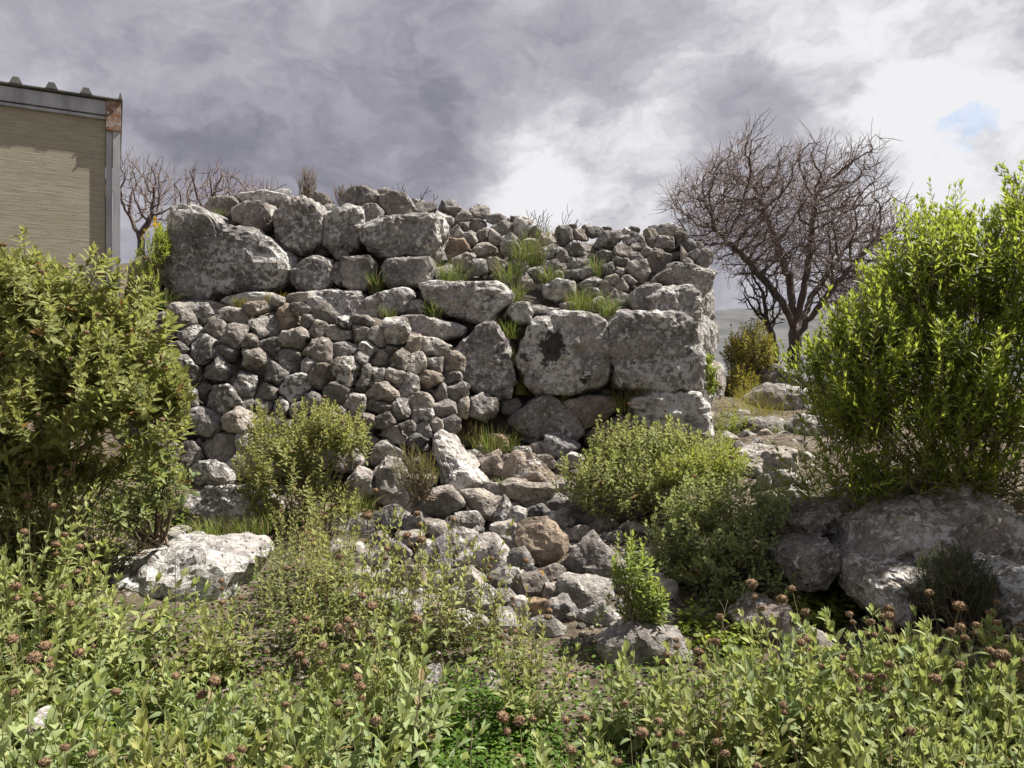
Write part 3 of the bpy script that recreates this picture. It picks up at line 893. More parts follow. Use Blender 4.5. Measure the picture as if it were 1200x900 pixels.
# --- loose stones of the scree -------------------------------------------
Z7 = dict(off=(380, 480), scale=3)
sc = [(305, 307, 84, 46, -15), (405, 357, 80, 50), (230, 403, 54, 40), (125, 437, 40, 44), (75, 540, 74, 46), (390, 440, 56, 32), (300, 466, 46, 24), (394, 538, 46, 70, 8), (300, 625, 60, 54), (262, 505, 32, 26), (575, 345, 74, 42), (628, 372, 34, 40), (596, 297, 38, 26),
      (600, 205, 60, 46, 20), (720, 237, 84, 54, 20), (715, 307, 84, 46), (746, 387, 44, 30), (682, 392, 42, 34), (768, 485, 74, 84), (642, 432, 46, 30), (640, 478, 50, 24), (570, 537, 84, 58), (690, 537, 36, 36), (720, 582, 26, 26), (622, 612, 50, 42), (732, 640, 58, 54),
      (672, 592, 30, 30), (842, 412, 58, 44), (882, 462, 52, 38), (937, 392, 36, 32), (912, 360, 54, 26), (990, 427, 70, 32, -15), (1042, 382, 64, 40), (935, 562, 104, 72), (1080, 457, 60, 36), (920, 662, 90, 54), (806, 600, 46, 36), (806, 652, 36, 36), (695, 727, 50, 44),
      (742, 710, 40, 36), (455, 682, 60, 34), (822, 346, 42, 32), (322, 412, 34, 22), (502, 402, 50, 26), (450, 412, 40, 22), (150, 162, 38, 36), (612, 137, 32, 32), (830, 147, 62, 30), (690, 157, 30, 18), (580, 157, 42, 20), (480, 470, 52, 34), (500, 620, 52, 44), (420, 620, 46, 40),
      (190, 560, 44, 38), (190, 480, 36, 30), (220, 620, 46, 40), (140, 610, 44, 36), (380, 720, 50, 40), (560, 690, 56, 44), (620, 690, 44, 40), (840, 720, 46, 40), (640, 760, 50, 40), (30, 440, 50, 44), (20, 610, 50, 40), (360, 490, 30, 24), (880, 500, 44, 26), (1010, 480, 60, 30), (1180, 470, 50, 36), (1090, 560, 46, 40),
      (1170, 550, 54, 40), (1060, 640, 54, 40), (1160, 640, 56, 44), (760, 150, 34, 22), (520, 180, 36, 24), (640, 190, 30, 22), (770, 190, 34, 24), (860, 190, 40, 26), (850, 290, 40, 30), (900, 320, 36, 24), (980, 350, 50, 28), (780, 780, 50, 36), (460, 760, 50, 36), (300, 740, 54, 40), (215, 700, 46, 36), (115, 700, 50, 36), (960, 740, 54, 36), (1090, 720, 50, 36)]
sct = {0: (1.45, 1.4, 1.34, 0.4), 7: (0.95, 0.96, 1.05, 0.2), 8: (1.05, 0.9, 0.78, 0.2), 13: (1.1, 1.0, 0.9, 0.4), 14: (1.15, 1.0, 0.86, 0.4), 18: (1.1, 0.93, 0.76, 0.1), 39: (1.2, 0.92, 0.66, 0.1), 46: (1.15, 0.9, 0.68, 0.1), 38: (1.5, 1.45, 1.4, 0.4), 16: (0.6, 0.6, 0.62, 0.2), 47: (0.9, 0.92, 1.0, 0.2), 33: (0.95, 0.92, 0.9, 0.4), 3: (1.35, 1.3, 1.25, 0.5), 4: (1.3, 1.25, 1.2, 0.4), 6: (1.4, 1.36, 1.3, 0.3)}
scl = {0: 'flat pale slab lying on the scree beside the long leaning rock', 7: 'bluish grey upright stone wedged in the scree', 14: 'tan and brown rounded stone above the scree, near the wall foot', 18: 'tan wedge shaped stone with a flat broken face among grey rubble', 33: 'big dark grey boulder below the tan wedge shaped stone',
       39: 'small orange brown stone low in the rubble', 46: 'little orange stone at the foot of the ancient wall', 16: 'small blackish stone beside the tan wedge shaped one', 47: 'flat blue grey stone bedded at the wall foot', 8: 'brown stone under the bluish upright one'}
loose = pack_stones('scree_stone', sc, y_scree, M_RUBBLE, lich=0.45, base=1.14, tints=sct, grow=1.42, gapf=1.28, deep=1.0, back=-0.1, lift=0.3, **Z7)
gx_ = np.random.default_rng(404)
extra = []
while len(extra) < 80:
    px = gx_.uniform(395, 800)
    py = gx_.uniform(545, 752)
    if px > 690 and py < 600:
        continue
    if all((px - a) ** 2 + (py - b) ** 2 > 15 ** 2 for a, b, _, _ in extra):
        r_ = gx_.uniform(6, 12)
        extra.append((px, py, r_ * gx_.uniform(1, 1.4), r_))
loose += pack_stones('scree_stone', extra, lambda x, y: y_scree(x, y) + 0.1, M_RUBBLE, lich=0.4, base=0.95, grow=1.15, gapf=1.3, deep=1.0, back=0.0, lift=0.1)
SCN = {'scree_upper': 'loose grey limestone piece in the scree close under the wall foot', 'scree_mid': 'loose grey limestone piece in the middle of the scree slope', 'scree_low': 'loose grey limestone piece at the lower edge of the scree by the sage'}
for i, o in enumerate(loose):
    if i in scl:
        tag(o, scl[i], 'stone')
    else:
        k = 'scree_upper' if o.location.y > 6.0 else ('scree_mid' if o.location.y > 5.0 else 'scree_low')
        tag(o, SCN[k], 'stone', {'scree_upper': 'scree stones under the wall foot', 'scree_mid': 'stones of the scree slope', 'scree_low': 'stones at the lower edge of the scree'}[k])

# single boulders
Z8 = dict(off=(800, 450), scale=3)
Z9 = dict(off=(0, 600), scale=3)
ZF = dict(off=(0, 0), scale=1)
ZC = dict(off=(400, 600), scale=3)
bld = [
    ([(360, 88), (400, 73), (452, 100), (492, 150), (548, 230), (578, 266), (542, 292), (505, 352), (455, 345), (420, 290), (400, 200), (372, 140)], Z7, 6.1, 0.3, 5, (1.4, 1.37, 1.33, 0.75), 'leaning_rock', 'long pale rock leaning up the scree slope', 'rock'),
    ([(158, 232), (215, 168), (258, 180), (285, 250), (262, 310), (180, 302)], Z7, 6.0, 0.24, 4, (1.15, 1.12, 1.1, 0.6), 'scree_boulder', 'upright grey boulder behind the small broom bush', 'boulder'),
    ([(70, 260), (115, 200), (165, 230), (172, 300), (120, 330), (75, 310)], Z7, 5.9, 0.2, 4, (1.2, 1.16, 1.12, 0.5), 'scree_boulder', 'pale boulder beside the yellowish shrub on the scree', 'boulder'),
    ([(190, 290), (230, 245), (320, 220), (402, 235), (424, 300), (402, 335), (300, 330), (235, 352)], Z8, 6.2, 0.36, 5, (1.3, 1.25, 1.18, 0.45), 'flat_boulder', 'flat topped pale boulder on the path up past the wall corner', 'boulder'),
    ([(318, 482), (420, 440), (560, 410), (608, 440), (564, 512), (470, 550), (370, 582), (326, 530)], Z8, 4.75, 0.3, 5, (0.85, 0.78, 0.7, 0.45), 'brown_boulder', 'long brown grey boulder sloping against the big rock under the green shrub', 'boulder'),
    ([(335, 602), (420, 568), (522, 543), (552, 590), (545, 662), (500, 720), (400, 720), (338, 660)], Z8, 4.45, 0.3, 5, (0.8, 0.76, 0.73, 0.55), 'grey_boulder', 'rounded grey boulder below the long brown one', 'boulder'),
    ([(575, 570), (640, 485), (710, 430), (860, 388), (1000, 368), (1110, 400), (1210, 460), (1290, 560), (1290, 700), (1180, 720), (1060, 700), (960, 800), (860, 830), (690, 800), (636, 690), (556, 640)], Z8, 4.5, 0.7, 5, (1.15, 1.07, 0.98, 0.7), 'big_rock', 'very large rock outcrop with lichen under the bright green shrub', 'rock'),
    ([(640, 690), (700, 650), (800, 640), (870, 680), (880, 760), (830, 840), (720, 850), (660, 780)], Z8, 4.08, 0.3, 5, (1.05, 0.98, 0.9, 0.6), 'rock_nose', 'grey rock nose jutting from the foot of the large outcrop', 'rock'),
    ([(1110, 700), (1180, 640), (1260, 660), (1280, 800), (1240, 900), (1140, 880), (1095, 800)], Z8, 3.9, 0.3, 4, (0.9, 0.87, 0.84, 0.6), 'dark_boulder', 'lichen spotted boulder right of the dark heath bush', 'boulder'),
    ([(555, 400), (600, 365), (660, 385), (668, 430), (610, 455), (562, 440)], Z8, 5.2, 0.2, 4, (0.7, 0.68, 0.67, 0.2), 'dark_stone', 'dark grey stone tucked under the green shrub', 'stone'),
    ([(300, 220), (330, 172), (420, 150), (530, 138), (600, 100), (680, 88), (800, 83), (892, 95), (934, 140), (872, 232), (800, 330), (640, 400), (500, 420), (400, 390), (310, 300)], Z9, 4.5, 0.45, 5, (1.2, 1.19, 1.19, 0.85), 'white_boulder', 'broad whitish boulder covered in lichen above the sage thicket', 'boulder'),
    ([(540, 92), (590, 62), (635, 75), (640, 115), (590, 128), (548, 120)], Z9, 4.95, 0.16, 4, (1.0, 0.97, 0.94, 0.5), 'grey_stone', 'grey stone on the green moss behind the whitish boulder', 'stone'),
    ([(402, 125), (435, 100), (466, 115), (462, 150), (415, 152)], Z9, 4.8, 0.12, 4, (0.8, 0.77, 0.74, 0.3), 'small_stone', 'small dark stone touching the back of the whitish boulder', 'stone'),
    ([(190, 490), (235, 455), (300, 460), (312, 510), (260, 535), (200, 530)], Z9, 3.9, 0.14, 4, (0.95, 0.92, 0.9, 0.5), 'half_buried_stone', 'dark stone with white lichen half hidden between sage plants', 'stone'),
    ([(180, 440), (205, 412), (235, 425), (232, 455), (195, 462)], Z9, 4.0, 0.09, 4, (1.4, 1.36, 1.3, 0.6), 'pale_stone', 'small pale stone next to a darker one among sage plants', 'stone'),
    ([(30, 775), (70, 742), (130, 748), (150, 790), (100, 815), (40, 812)], Z9, 2.95, 0.12, 4, (1.1, 1.08, 1.05, 0.6), 'rounded_stone', 'rounded pale stone among bright green weeds', 'stone'),
    ([(245, 640), (290, 590), (335, 600), (350, 680), (320, 720), (265, 715)], ZC, 3.55, 0.2, 4, (0.75, 0.74, 0.73, 0.5), 'standing_stone', 'dark upright stone beside the bright green chickweed', 'stone'),
    ([(480, 640), (520, 592), (565, 610), (575, 660), (530, 690), (490, 680)], ZC, 3.6, 0.16, 4, (1.0, 0.95, 0.92, 0.4), 'blunt_stone', 'blunt pinkish grey stone behind the chickweed', 'stone'),
    ([(206, 588), (240, 574), (300, 580), (320, 600), (300, 625), (220, 622)], ZF, 5.4, 0.3, 5, (1.0, 0.98, 0.95, 0.6), 'bedrock_ledge', 'flat ledge of bedrock at the foot of the rubble wall', 'rock'),
    ([(880, 470), (910, 450), (945, 455), (962, 480), (950, 505), (890, 500)], ZF, 9.0, 0.4, 4, (0.85, 0.83, 0.83, 0.4), 'far_boulder', 'grey boulder on the slope below the bare tree', 'boulder'),
    ([(885, 440), (905, 425), (940, 435), (945, 460), (900, 465)], ZF, 10.2, 0.4, 4, (0.7, 0.68, 0.68, 0.3), 'far_boulder', 'ribbed dark rock at the foot of the bare tree trunk', 'boulder'),
    ([(862, 505), (880, 488), (915, 492), (925, 515), (890, 525)], ZF, 7.6, 0.25, 4, (0.9, 0.87, 0.85, 0.4), 'slope_boulder', 'grey boulder above the flat topped one by the wall corner', 'boulder'),
    ([(925, 500), (950, 485), (985, 495), (990, 525), (945, 530)], ZF, 7.2, 0.25, 4, (1.0, 0.97, 0.94, 0.5), 'slope_boulder', 'pale boulder half hidden at the left foot of the green shrub', 'boulder'),
    ([(925, 780), (955, 742), (990, 760), (985, 800), (940, 805)], ZF, 3.75, 0.16, 4, (1.0, 0.97, 0.94, 0.4), 'shaded_stone', 'shaded grey stone between sage plants and the outcrop', 'stone'),
    ([(862, 730), (890, 705), (930, 715), (935, 750), (890, 760)], ZF, 4.2, 0.18, 4, (0.95, 0.85, 0.75, 0.4), 'brown_stone', 'brown stone under the drooping sage shrub', 'stone'),
    ([(700, 755), (745, 735), (800, 745), (815, 775), (760, 790), (710, 785)], ZF, 4.0, 0.18, 4, (0.95, 0.92, 0.9, 0.4), 'low_stone', 'low stone at the bottom edge of the scree', 'stone'),
    ([(150, 310), (165, 296), (186, 305), (190, 330), (170, 345), (148, 340)], ZF, 7.6, 0.2, 4, (0.75, 0.7, 0.66, 0.4), 'terrace_stone', 'dark stone between the shed and the largest boulder', 'stone'),
    ([(142, 335), (165, 328), (185, 345), (180, 372), (145, 370)], ZF, 7.3, 0.2, 4, (0.65, 0.62, 0.6, 0.4), 'terrace_stone', 'low dark stone at the shed corner', 'stone'),
]
for (poly, z, Y, D, sub, c, nm, lab, cat) in bld:
    if nm == 'white_boulder':
        poly = [(a - 45, b + 40 + (95 if b > 260 else 0)) for a, b in poly]
    o = poly_stone(nm, poly, Y, M_STONE, None, depth=D, sub=sub, color=c, box=3.2, facets=18, cut=0.80, rough=1.2, round_=2, **z)
    tag(o, lab, cat)
path = [(355, 342, 54, 36), (290, 352, 30, 28), (446, 312, 32, 28), (446, 360, 54, 28), (400, 402, 68, 38), (350, 447, 40, 20), (480, 400, 40, 20), (300, 400, 30, 20), (230, 190, 36, 24), (300, 185, 34, 22), (250, 150, 26, 18), (270, 215, 32, 20), (200, 225, 34, 22), (360, 190, 34, 22), (430, 270, 30, 24), (480, 330, 34, 24), (190, 160, 30, 22), (170, 190, 30, 20), (330, 150, 40, 26), (400, 160, 36, 26), (460, 190, 40, 26), (420, 215, 40, 24), (500, 240, 36, 26), (520, 290, 36, 24), (160, 120, 24, 18), (210, 110, 28, 18), (440, 130, 34, 22), (480, 110, 30, 20), (500, 150, 36, 24), (540, 350, 36, 22), (370, 250, 30, 18), (220, 130, 24, 16), (180, 90, 22, 16)]
for o in pack_stones('path_stone', path, lambda x, y: interp(y, [(470, 9.4), (480, 8.6), (520, 6.9), (560, 6.0), (600, 5.4)]), M_RUBBLE, lich=0.3, base=1.25, **Z8):
    tag(o, 'pale stone on the path between wall corner and green shrub', 'stone', 'stones on the path')

# fine debris between the loose stones
gd = np.random.default_rng(9)
cs, ss = [], []
while len(cs) < 1100:
    px, py = gd.uniform(400, 830), gd.uniform(520, 760)
    Y = y_scree(px, py)
    x = (px - 600) / F * Y + gd.normal() * 0.1
    y = Y + gd.uniform(-0.1, 0.35)
    s = 0.012 + 0.035 * gd.random() ** 2.5
    cs.append((x, y, gz(x, y) + s * 0.3))
    ss.append(s)
o = obj('scree_debris', small_stones('scree_debris', np.array(cs), ss, M_RUBBLE, 12), M_RUBBLE, kind='stuff', color=(0.8, 0.77, 0.74, 0.3))
tag(o, 'small broken stone pieces filling the gaps of the scree', 'rubble')

# ------------------------------------------------------------------ plants
def leaf_template(kind):
    if kind == 'ovate':
        s = np.array([0, 0.18, 0.45, 0.75, 1.0]); w = np.array([0.12, 0.75, 1.0, 0.62, 0.03])
    elif kind == 'lance':
        s = np.array([0, 0.3, 0.7, 1.0]); w = np.array([0.15, 1.0, 0.7, 0.03])
    elif kind == 'small':
        s = np.array([0, 0.5, 1.0]); w = np.array([0.25, 1.0, 0.05])
    elif kind == 'oval':
        s = np.array([0, 0.3, 0.7, 1.0]); w = np.array([0.2, 0.95, 0.75, 0.04])
    elif kind == 'blade':
        s = np.array([0, 0.45, 1.0]); w = np.array([0.3, 1.0, 0.06])
    elif kind == 'round':
        s = np.array([0, 0.3, 0.75, 1.0]); w = np.array([0.3, 0.95, 0.9, 0.15])
    n = len(s)
    t = np.array([-1, 1.0]) if kind == 'blade' else np.array([-1, 0, 1.0])
    c = len(t)
    S, T = np.meshgrid(s, t, indexing='ij')
    Wd = np.repeat(w[:, None], c, 1)
    idx = np.arange(n * c).reshape(n, c)
    q = np.stack([idx[:-1, :-1].ravel(), idx[:-1, 1:].ravel(), idx[1:, 1:].ravel(), idx[1:, :-1].ravel()], 1)
    return S.ravel(), (T * Wd).ravel(), np.abs(T * Wd).ravel(), q


TEMPL = {k: leaf_template(k) for k in ('ovate', 'oval', 'lance', 'small', 'blade', 'round')}


class Plant:
    def __init__(self, seed):
        self.g = np.random.default_rng(seed)
        self.leaves = []          # p, d, n, L, W, bend, rnd
        self.stems = []           # pts, r0, r1
        self.heads = []

    def leaf(self, p, d, n, L, Wd, bend=0.25, rnd=None):
        self.leaves.append(np.array([[*p, *d, *n, L, Wd, bend, self.g.random() if rnd is None else rnd]]))

    def leaf_mesh(self, name, kind, fold=0.35):
        A = np.concatenate(self.leaves)
        S, T, ab, q = TEMPL[kind]
        p, d, n = A[:, 0:3], A[:, 3:6], A[:, 6:9]
        d = d / (np.linalg.norm(d, axis=1)[:, None] + 1e-9)
        x = np.cross(d, n)
        x /= np.linalg.norm(x, axis=1)[:, None] + 1e-9
        z = np.cross(x, d)
        L, Wd, b = A[:, 9], A[:, 10], A[:, 11]
        tw = self.g.normal(size=len(A)) * 0.25
        yy = L[:, None] * S[None] * (1 - 0.25 * np.abs(b)[:, None] * S[None] ** 2)
        xx = Wd[:, None] * 0.5 * T[None]
        zz = fold * Wd[:, None] * 0.5 * ab[None] - (b * L)[:, None] * S[None] ** 2 + tw[:, None] * xx * S[None]
        v = p[:, None] + xx[..., None] * x[:, None] + yy[..., None] * d[:, None] + zz[..., None] * z[:, None]
        m = len(S)
        f = (q[None] + (np.arange(len(A)) * m)[:, None, None]).reshape(-1, 4)
        return mk_mesh(name, v.reshape(-1, 3), f, attr=np.repeat(A[:, 12], m))

    def stem_mesh(self, name, sides=4):
        return tubes_mesh(name, self.stems, sides)


def tubes_mesh(name, stems, sides=4):
    V, Q = [], []
    n = 0
    for (pts, r0, r1) in stems:
        P = np.asarray(pts, float)
        m = len(P)
        if m < 2:
            continue
        T = np.gradient(P, axis=0)
        T /= np.linalg.norm(T, axis=1)[:, None] + 1e-9
        ref = np.array([0.31, 0.22, 0.92]) if abs(T[0, 2]) < 0.9 else np.array([0.9, 0.3, 0.1])
        x = np.cross(T, ref)
        x /= np.linalg.norm(x, axis=1)[:, None] + 1e-9
        y = np.cross(T, x)
        r = np.asarray(r0) if np.ndim(r0) else np.linspace(r0, r1, m)
        a = np.arange(sides) * 2 * math.pi / sides
        ring = P[:, None] + r[:, None, None] * (np.cos(a)[None, :, None] * x[:, None] + np.sin(a)[None, :, None] * y[:, None])
        V.append(ring.reshape(-1, 3))
        i = np.arange(m * sides).reshape(m, sides) + n
        j = np.roll(i, -1, 1)
        Q.append(np.stack([i[:-1].ravel(), j[:-1].ravel(), j[1:].ravel(), i[1:].ravel()], 1))
        n += m * sides
    return mk_mesh(name, np.concatenate(V), np.concatenate(Q))


UP = np.array([0, 0, 1.0])


def unit(v):
    return v / (np.linalg.norm(v) + 1e-9)


def perp(d, g):
    a = g.normal(size=3)
    a = a - d * (a @ d)
    return unit(a)


def shoot(pl, b, d0, l, nodes, L, Wd, start=0.25, r=0.003, lift=0.35, elev=(0.15, 1.0), bend=0.3, top=4, shrink=0.55, young=True, pairs=2):
    """a leafy shoot: stem curving upwards with leaf pairs crossing each other"""
    g = pl.g
    k = 4
    P = np.empty((k + 1, 3))
    P[0] = b
    d = unit(np.array(d0, float))
    jit = g.normal(size=(k, 3)) * 0.08
    jit[:, 2] += lift / k
    for i in range(k):
        d = d + jit[i]
        d = d / math.sqrt(d @ d)
        P[i + 1] = P[i] + d * (l / k)
    pl.stems.append((P, r, r * 0.45))
    f = start + (1 - start) * (np.arange(nodes) / max(1, nodes - 1)) * 0.97
    f = np.repeat(f, pairs)
    n = len(f)
    j = np.minimum((f * k).astype(int), k - 1)
    p = P[j] + (P[j + 1] - P[j]) * (f * k - j)[:, None]
    t = P[j + 1] - P[j]
    t /= np.linalg.norm(t, axis=1)[:, None]
    u = np.stack([t[:, 1] * 0.1 - t[:, 2] * 0.9, t[:, 2] * 0.3 - t[:, 0] * 0.1, t[:, 0] * 0.9 - t[:, 1] * 0.3], 1)
    u /= np.linalg.norm(u, axis=1)[:, None]
    w = np.stack([t[:, 1] * u[:, 2] - t[:, 2] * u[:, 1], t[:, 2] * u[:, 0] - t[:, 0] * u[:, 2], t[:, 0] * u[:, 1] - t[:, 1] * u[:, 0]], 1)
    q = np.arange(n)
    a = g.uniform(0, 6.28) + (q // pairs) * 1.57 + (q % pairs) * 2 * math.pi / pairs + g.normal(size=n) * 0.25
    e = elev[0] + (elev[1] - elev[0]) * f ** 1.5 + g.normal(size=n) * 0.17
    rad = u * np.cos(a)[:, None] + w * np.sin(a)[:, None]
    ce, se = np.cos(e)[:, None], np.sin(e)[:, None]
    dd = rad * ce + t * se
    nn = t * ce - rad * se + g.normal(size=(n, 3)) * 0.15
    sc = (1 - shrink * f) * g.uniform(0.7, 1.2, n)
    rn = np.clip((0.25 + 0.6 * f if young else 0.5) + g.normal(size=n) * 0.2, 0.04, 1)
    rn = np.where((g.random(n) < 0.03) & (f < 0.7), 0.01, rn)
    bd = bend * (1.2 - f) + g.normal(size=n) * 0.14
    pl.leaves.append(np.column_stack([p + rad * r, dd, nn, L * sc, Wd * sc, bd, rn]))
    if top:
        tt = np.repeat(t[-1][None], top, 0)
        an = g.uniform(0, 6.28) + np.arange(top) * 6.28 / top + g.normal(size=top) * 0.2
        uu = u[-1] * np.cos(an)[:, None] + w[-1] * np.sin(an)[:, None]
        dd = tt + uu * g.uniform(0.25, 0.7, top)[:, None]
        nn = tt * 0.5 - uu
        s2 = (1 - shrink) * g.uniform(0.7, 1.15, top)
        pl.leaves.append(np.column_stack([np.repeat(P[-1][None], top, 0), dd, nn, L * s2, Wd * s2 * 0.9, -0.05 + g.normal(size=top) * 0.1, np.clip(0.9 + g.normal(size=top) * 0.1, 0, 1)]))
    return P


def seed_head_mesh(seed=1):
    """dry whorl: a flattened ball of pointed calyx teeth"""
    g = np.random.default_rng(seed)
    V, Q = [], []
    v, f = ico(2)
    core = v * np.array([0.0115, 0.0115, 0.0095])
    V.append(core)
    Q.append(f)
    n = len(core)
    for k in range(90):
        d = unit(g.normal(size=3) * np.array([1, 1, 0.75]))
        t1 = perp(d, g) * 0.0021
        t2 = np.cross(d, t1)
        b = d * np.array([0.0105, 0.0105, 0.0085])
        tip = d * np.array([0.0150, 0.0150, 0.0122]) * g.uniform(0.88, 1.08)
        V.append(np.array([b + t1, b - t1 * 0.5 + t2 * 0.87, b - t1 * 0.5 - t2 * 0.87, tip]))
        Q.append(np.array([[0, 1, 3], [1, 2, 3], [2, 0, 3]]) + n)
        n += 4
    return mk_mesh('seed_head', np.concatenate(V), np.concatenate(Q), smooth=False)


HEADS = [seed_head_mesh(s) for s in (1, 2, 3)]
for h in HEADS:
    h.materials.append(M_SEED)


def finish_plant(root, pl, leaf_kind, leaf_mat, stem_mat, fold=0.35, sides=4, leaf_name='foliage'):
    f = obj(leaf_name, pl.leaf_mesh(leaf_name, leaf_kind, fold), leaf_mat, root, kind='stuff')
    s = obj('stems', pl.stem_mesh('stems', sides), stem_mat, root)
    for (p, sc, d) in pl.heads:
        h = obj('seed_head', HEADS[int(pl.g.integers(3))], None, root, loc=p)
        h.scale = (sc, sc, sc)
        h.rotation_euler = (pl.g.uniform(-.4, .4), pl.g.uniform(-.4, .4), pl.g.uniform(0, 6))
    return root


# --- foreground sage ---------------------------------------------------
def sage(seed, shoots=15, h=0.46, spread=0.75, heads=4, L=0.100, Wd=0.045, nodes=8, base_r=0.07):
    pl = Plant(seed)
    g = pl.g
    for i in range(shoots):
        a = g.uniform(0, 6.28)
        t = spread * math.sqrt((i + 0.5) / shoots) * g.uniform(0.8, 1.2)
        d = np.array([math.cos(a) * t, math.sin(a) * t, 1.0])
        b = np.array([math.cos(a) * base_r * t, math.sin(a) * base_r * t, -0.02])
        l = h * g.uniform(0.72, 1.12)
        P = shoot(pl, b, d, l, nodes, L * g.uniform(.85, 1.15), Wd * g.uniform(.85, 1.15), start=0.25, r=0.0028, lift=0.45, elev=(0.35, 1.2), bend=0.42)
    for i in range(heads):
        a = g.uniform(0, 6.28)
        t = spread * g.uniform(0.1, 0.8)
        d = unit(np.array([math.cos(a) * t, math.sin(a) * t, 1.0]))
        l = h * g.uniform(0.95, 1.3)
        P = [np.array([0, 0, 0.0])]
        for k in range(5):
            d = unit(d + g.normal(size=3) * 0.06 + UP * 0.05)
            P.append(P[-1] + d * l / 5)
        P = np.array(P)
        pl.stems.append((P, 0.0022, 0.0014))
        pl.heads.append((P[-1], g.uniform(1.2, 1.75), d))
        if g.random() < 0.55:
            pl.heads.append((P[-2] * 0.4 + P[-1] * 0.6, g.uniform(0.9, 1.25), d))
        for _ in range(2):
            u = perp(d, g)
            pl.leaf(P[-2], unit(u + UP * 0.2), UP, L * 0.55, Wd * 0.5, 0.4, 0.35)
    return pl


protos = []
for k in range(9):
    root = empty('sage_plant', (0, 0, -50))
    finish_plant(root, sage(300 + k, shoots=[16, 18, 15, 17, 20, 14, 16, 18, 15][k], h=[.46, .5, .42, .48, .44, .52, .40, .47, .45][k], heads=[2, 4, 1, 3, 1, 4, 1, 3, 5][k]), 'ovate', M_SAGE, M_STEM)
    protos.append(root)
tall = []
for k in range(3):
    root = empty('sage_plant', (0, 0, -50))
    finish_plant(root, sage(350 + k, shoots=[8, 7, 9][k], h=[.62, .7, .6][k], heads=[1, 1, 2][k], nodes=11, L=0.066, Wd=0.028, spread=0.4, base_r=0.1), 'ovate', M_SAGE2, M_STEM)
    tall.append(root)
used = set()


def put(proto, x, y, label, group, rz=None, sc=1.0, z=None, cat='plant'):
    if proto.name in used:
        o = copy_tree(proto)
    else:
        o = proto
        used.add(proto.name)
    o.location = (x, y, (gz(x, y) - 0.02) if z is None else z)
    o.rotation_euler = (0, 0, random.uniform(0, 6.28) if rz is None else rz)
    o.scale = (sc, sc, sc)
    tag(o, label, cat, group)
    return o


gp = np.random.default_rng(21)
spots = []
tries = 0
while tries < 9000:
    tries += 1
    Y = gp.uniform(1.6, 4.35)
    px = gp.uniform(-60, 1260)
    X = (px - 600) / F * Y
    base_py = 450 + F * (CAM_Z - gz(X, Y)) / Y
    # how far back the thicket reaches, by photo column (pixel row of the plants' feet)
    lim = interp(px, [(0, 740), (90, 745), (100, 770), (210, 800), (300, 790), (380, 745), (470, 810), (560, 825), (640, 850), (900, 880), (950, 850), (1060, 830), (1200, 850)])
    if base_py < lim:
        continue
    # the open patch of chickweed
    if ((px - 545) / 88) ** 2 + ((base_py - 985) / 175) ** 2 < 1:
        continue
    if px < 95 and base_py > 870 and gp.random() < 0.5:
        continue
    dn = float(vnoise(np.array([[X, Y, 0.5]]), 1.9, 12)[0])
    if dn < -0.58:
        continue
    if all((X - a) ** 2 + (Y - b) ** 2 > (0.20 if dn > 0.1 else 0.25) ** 2 for a, b, _ in spots):
        spots.append((X, Y, dn))
for i, (X, Y, dn) in enumerate(spots):
    p = protos[i % 9]
    bx_ = X / Y * F + 600
    zone = ('below the whitish boulder' if bx_ < 330 and Y > 2.9 else 'around the rounded pale stone' if bx_ < 330 else 'left of the bright green chickweed' if bx_ < 545 else 'right of the bright green chickweed' if bx_ < 860 else 'before the shaded outcrop')
    look = 'bearing several brown seed heads' if i % 9 in (1, 3, 5, 7, 8) else 'with few seed heads'
    put(p, X, Y, 'grey green sage plant ' + look + ' ' + zone, 'sage plants ' + zone, sc=float(np.clip(0.92 + 0.3 * dn + gp.normal() * 0.13, 0.55, 1.3)))
# taller, thinner sage standing in front of the scree
for (px, fy, Y, sc) in [(440, 0, 4.15, 1.0), (470, 0, 4.0, .9), (405, 0, 4.2, .9), (535, 0, 4.15, .95), (560, 0, 4.05, .85), (515, 0, 4.2, .7), (495, 0, 3.95, .85), (430, 0, 3.8, .8), (590, 0, 3.8, .75), (620, 0, 3.75, .7), (70, 0, 4.05, 1.0), (30, 0, 4.35, 1.0), (80, 0, 4.45, .95), (110, 0, 4.5, .85), (350, 0, 4.35, .7), (385, 0, 4.5, .7), (310, 0, 4.25, .55), (335, 0, 4.6, .6), (360, 0, 4.75, .6), (400, 0, 4.7, .6), (325, 0, 4.45, .5), (375, 0, 4.6, .55), (345, 0, 4.85, .5), (415, 0, 4.45, .7), (-10, 0, 4.4, 1.1), (55, 0, 4.5, 1.0), (95, 0, 4.2, .95), (45, 0, 4.1, 1.05), (20, 0, 4.0, .9), (60, 0, 4.25, 1.0), (365, 0, 3.9, .8), (330, 0, 4.0, .7), (5, 0, 4.2, 1.05)]:
    X = (px - 600) / F * Y
    sc *= 1.18 if 395 < px < 560 else 1.0
    if px < 140:
        put(tall[int(gp.integers(3))], X, Y, 'tall thin sage plant standing below the tall rounded sage bush', 'tall sage plants below the bush', sc=sc)
    else:
        put(tall[int(gp.integers(3))], X, Y, 'tall thin sage plant with loose upright shoots before the scree', 'tall sage plants before the scree', sc=sc)

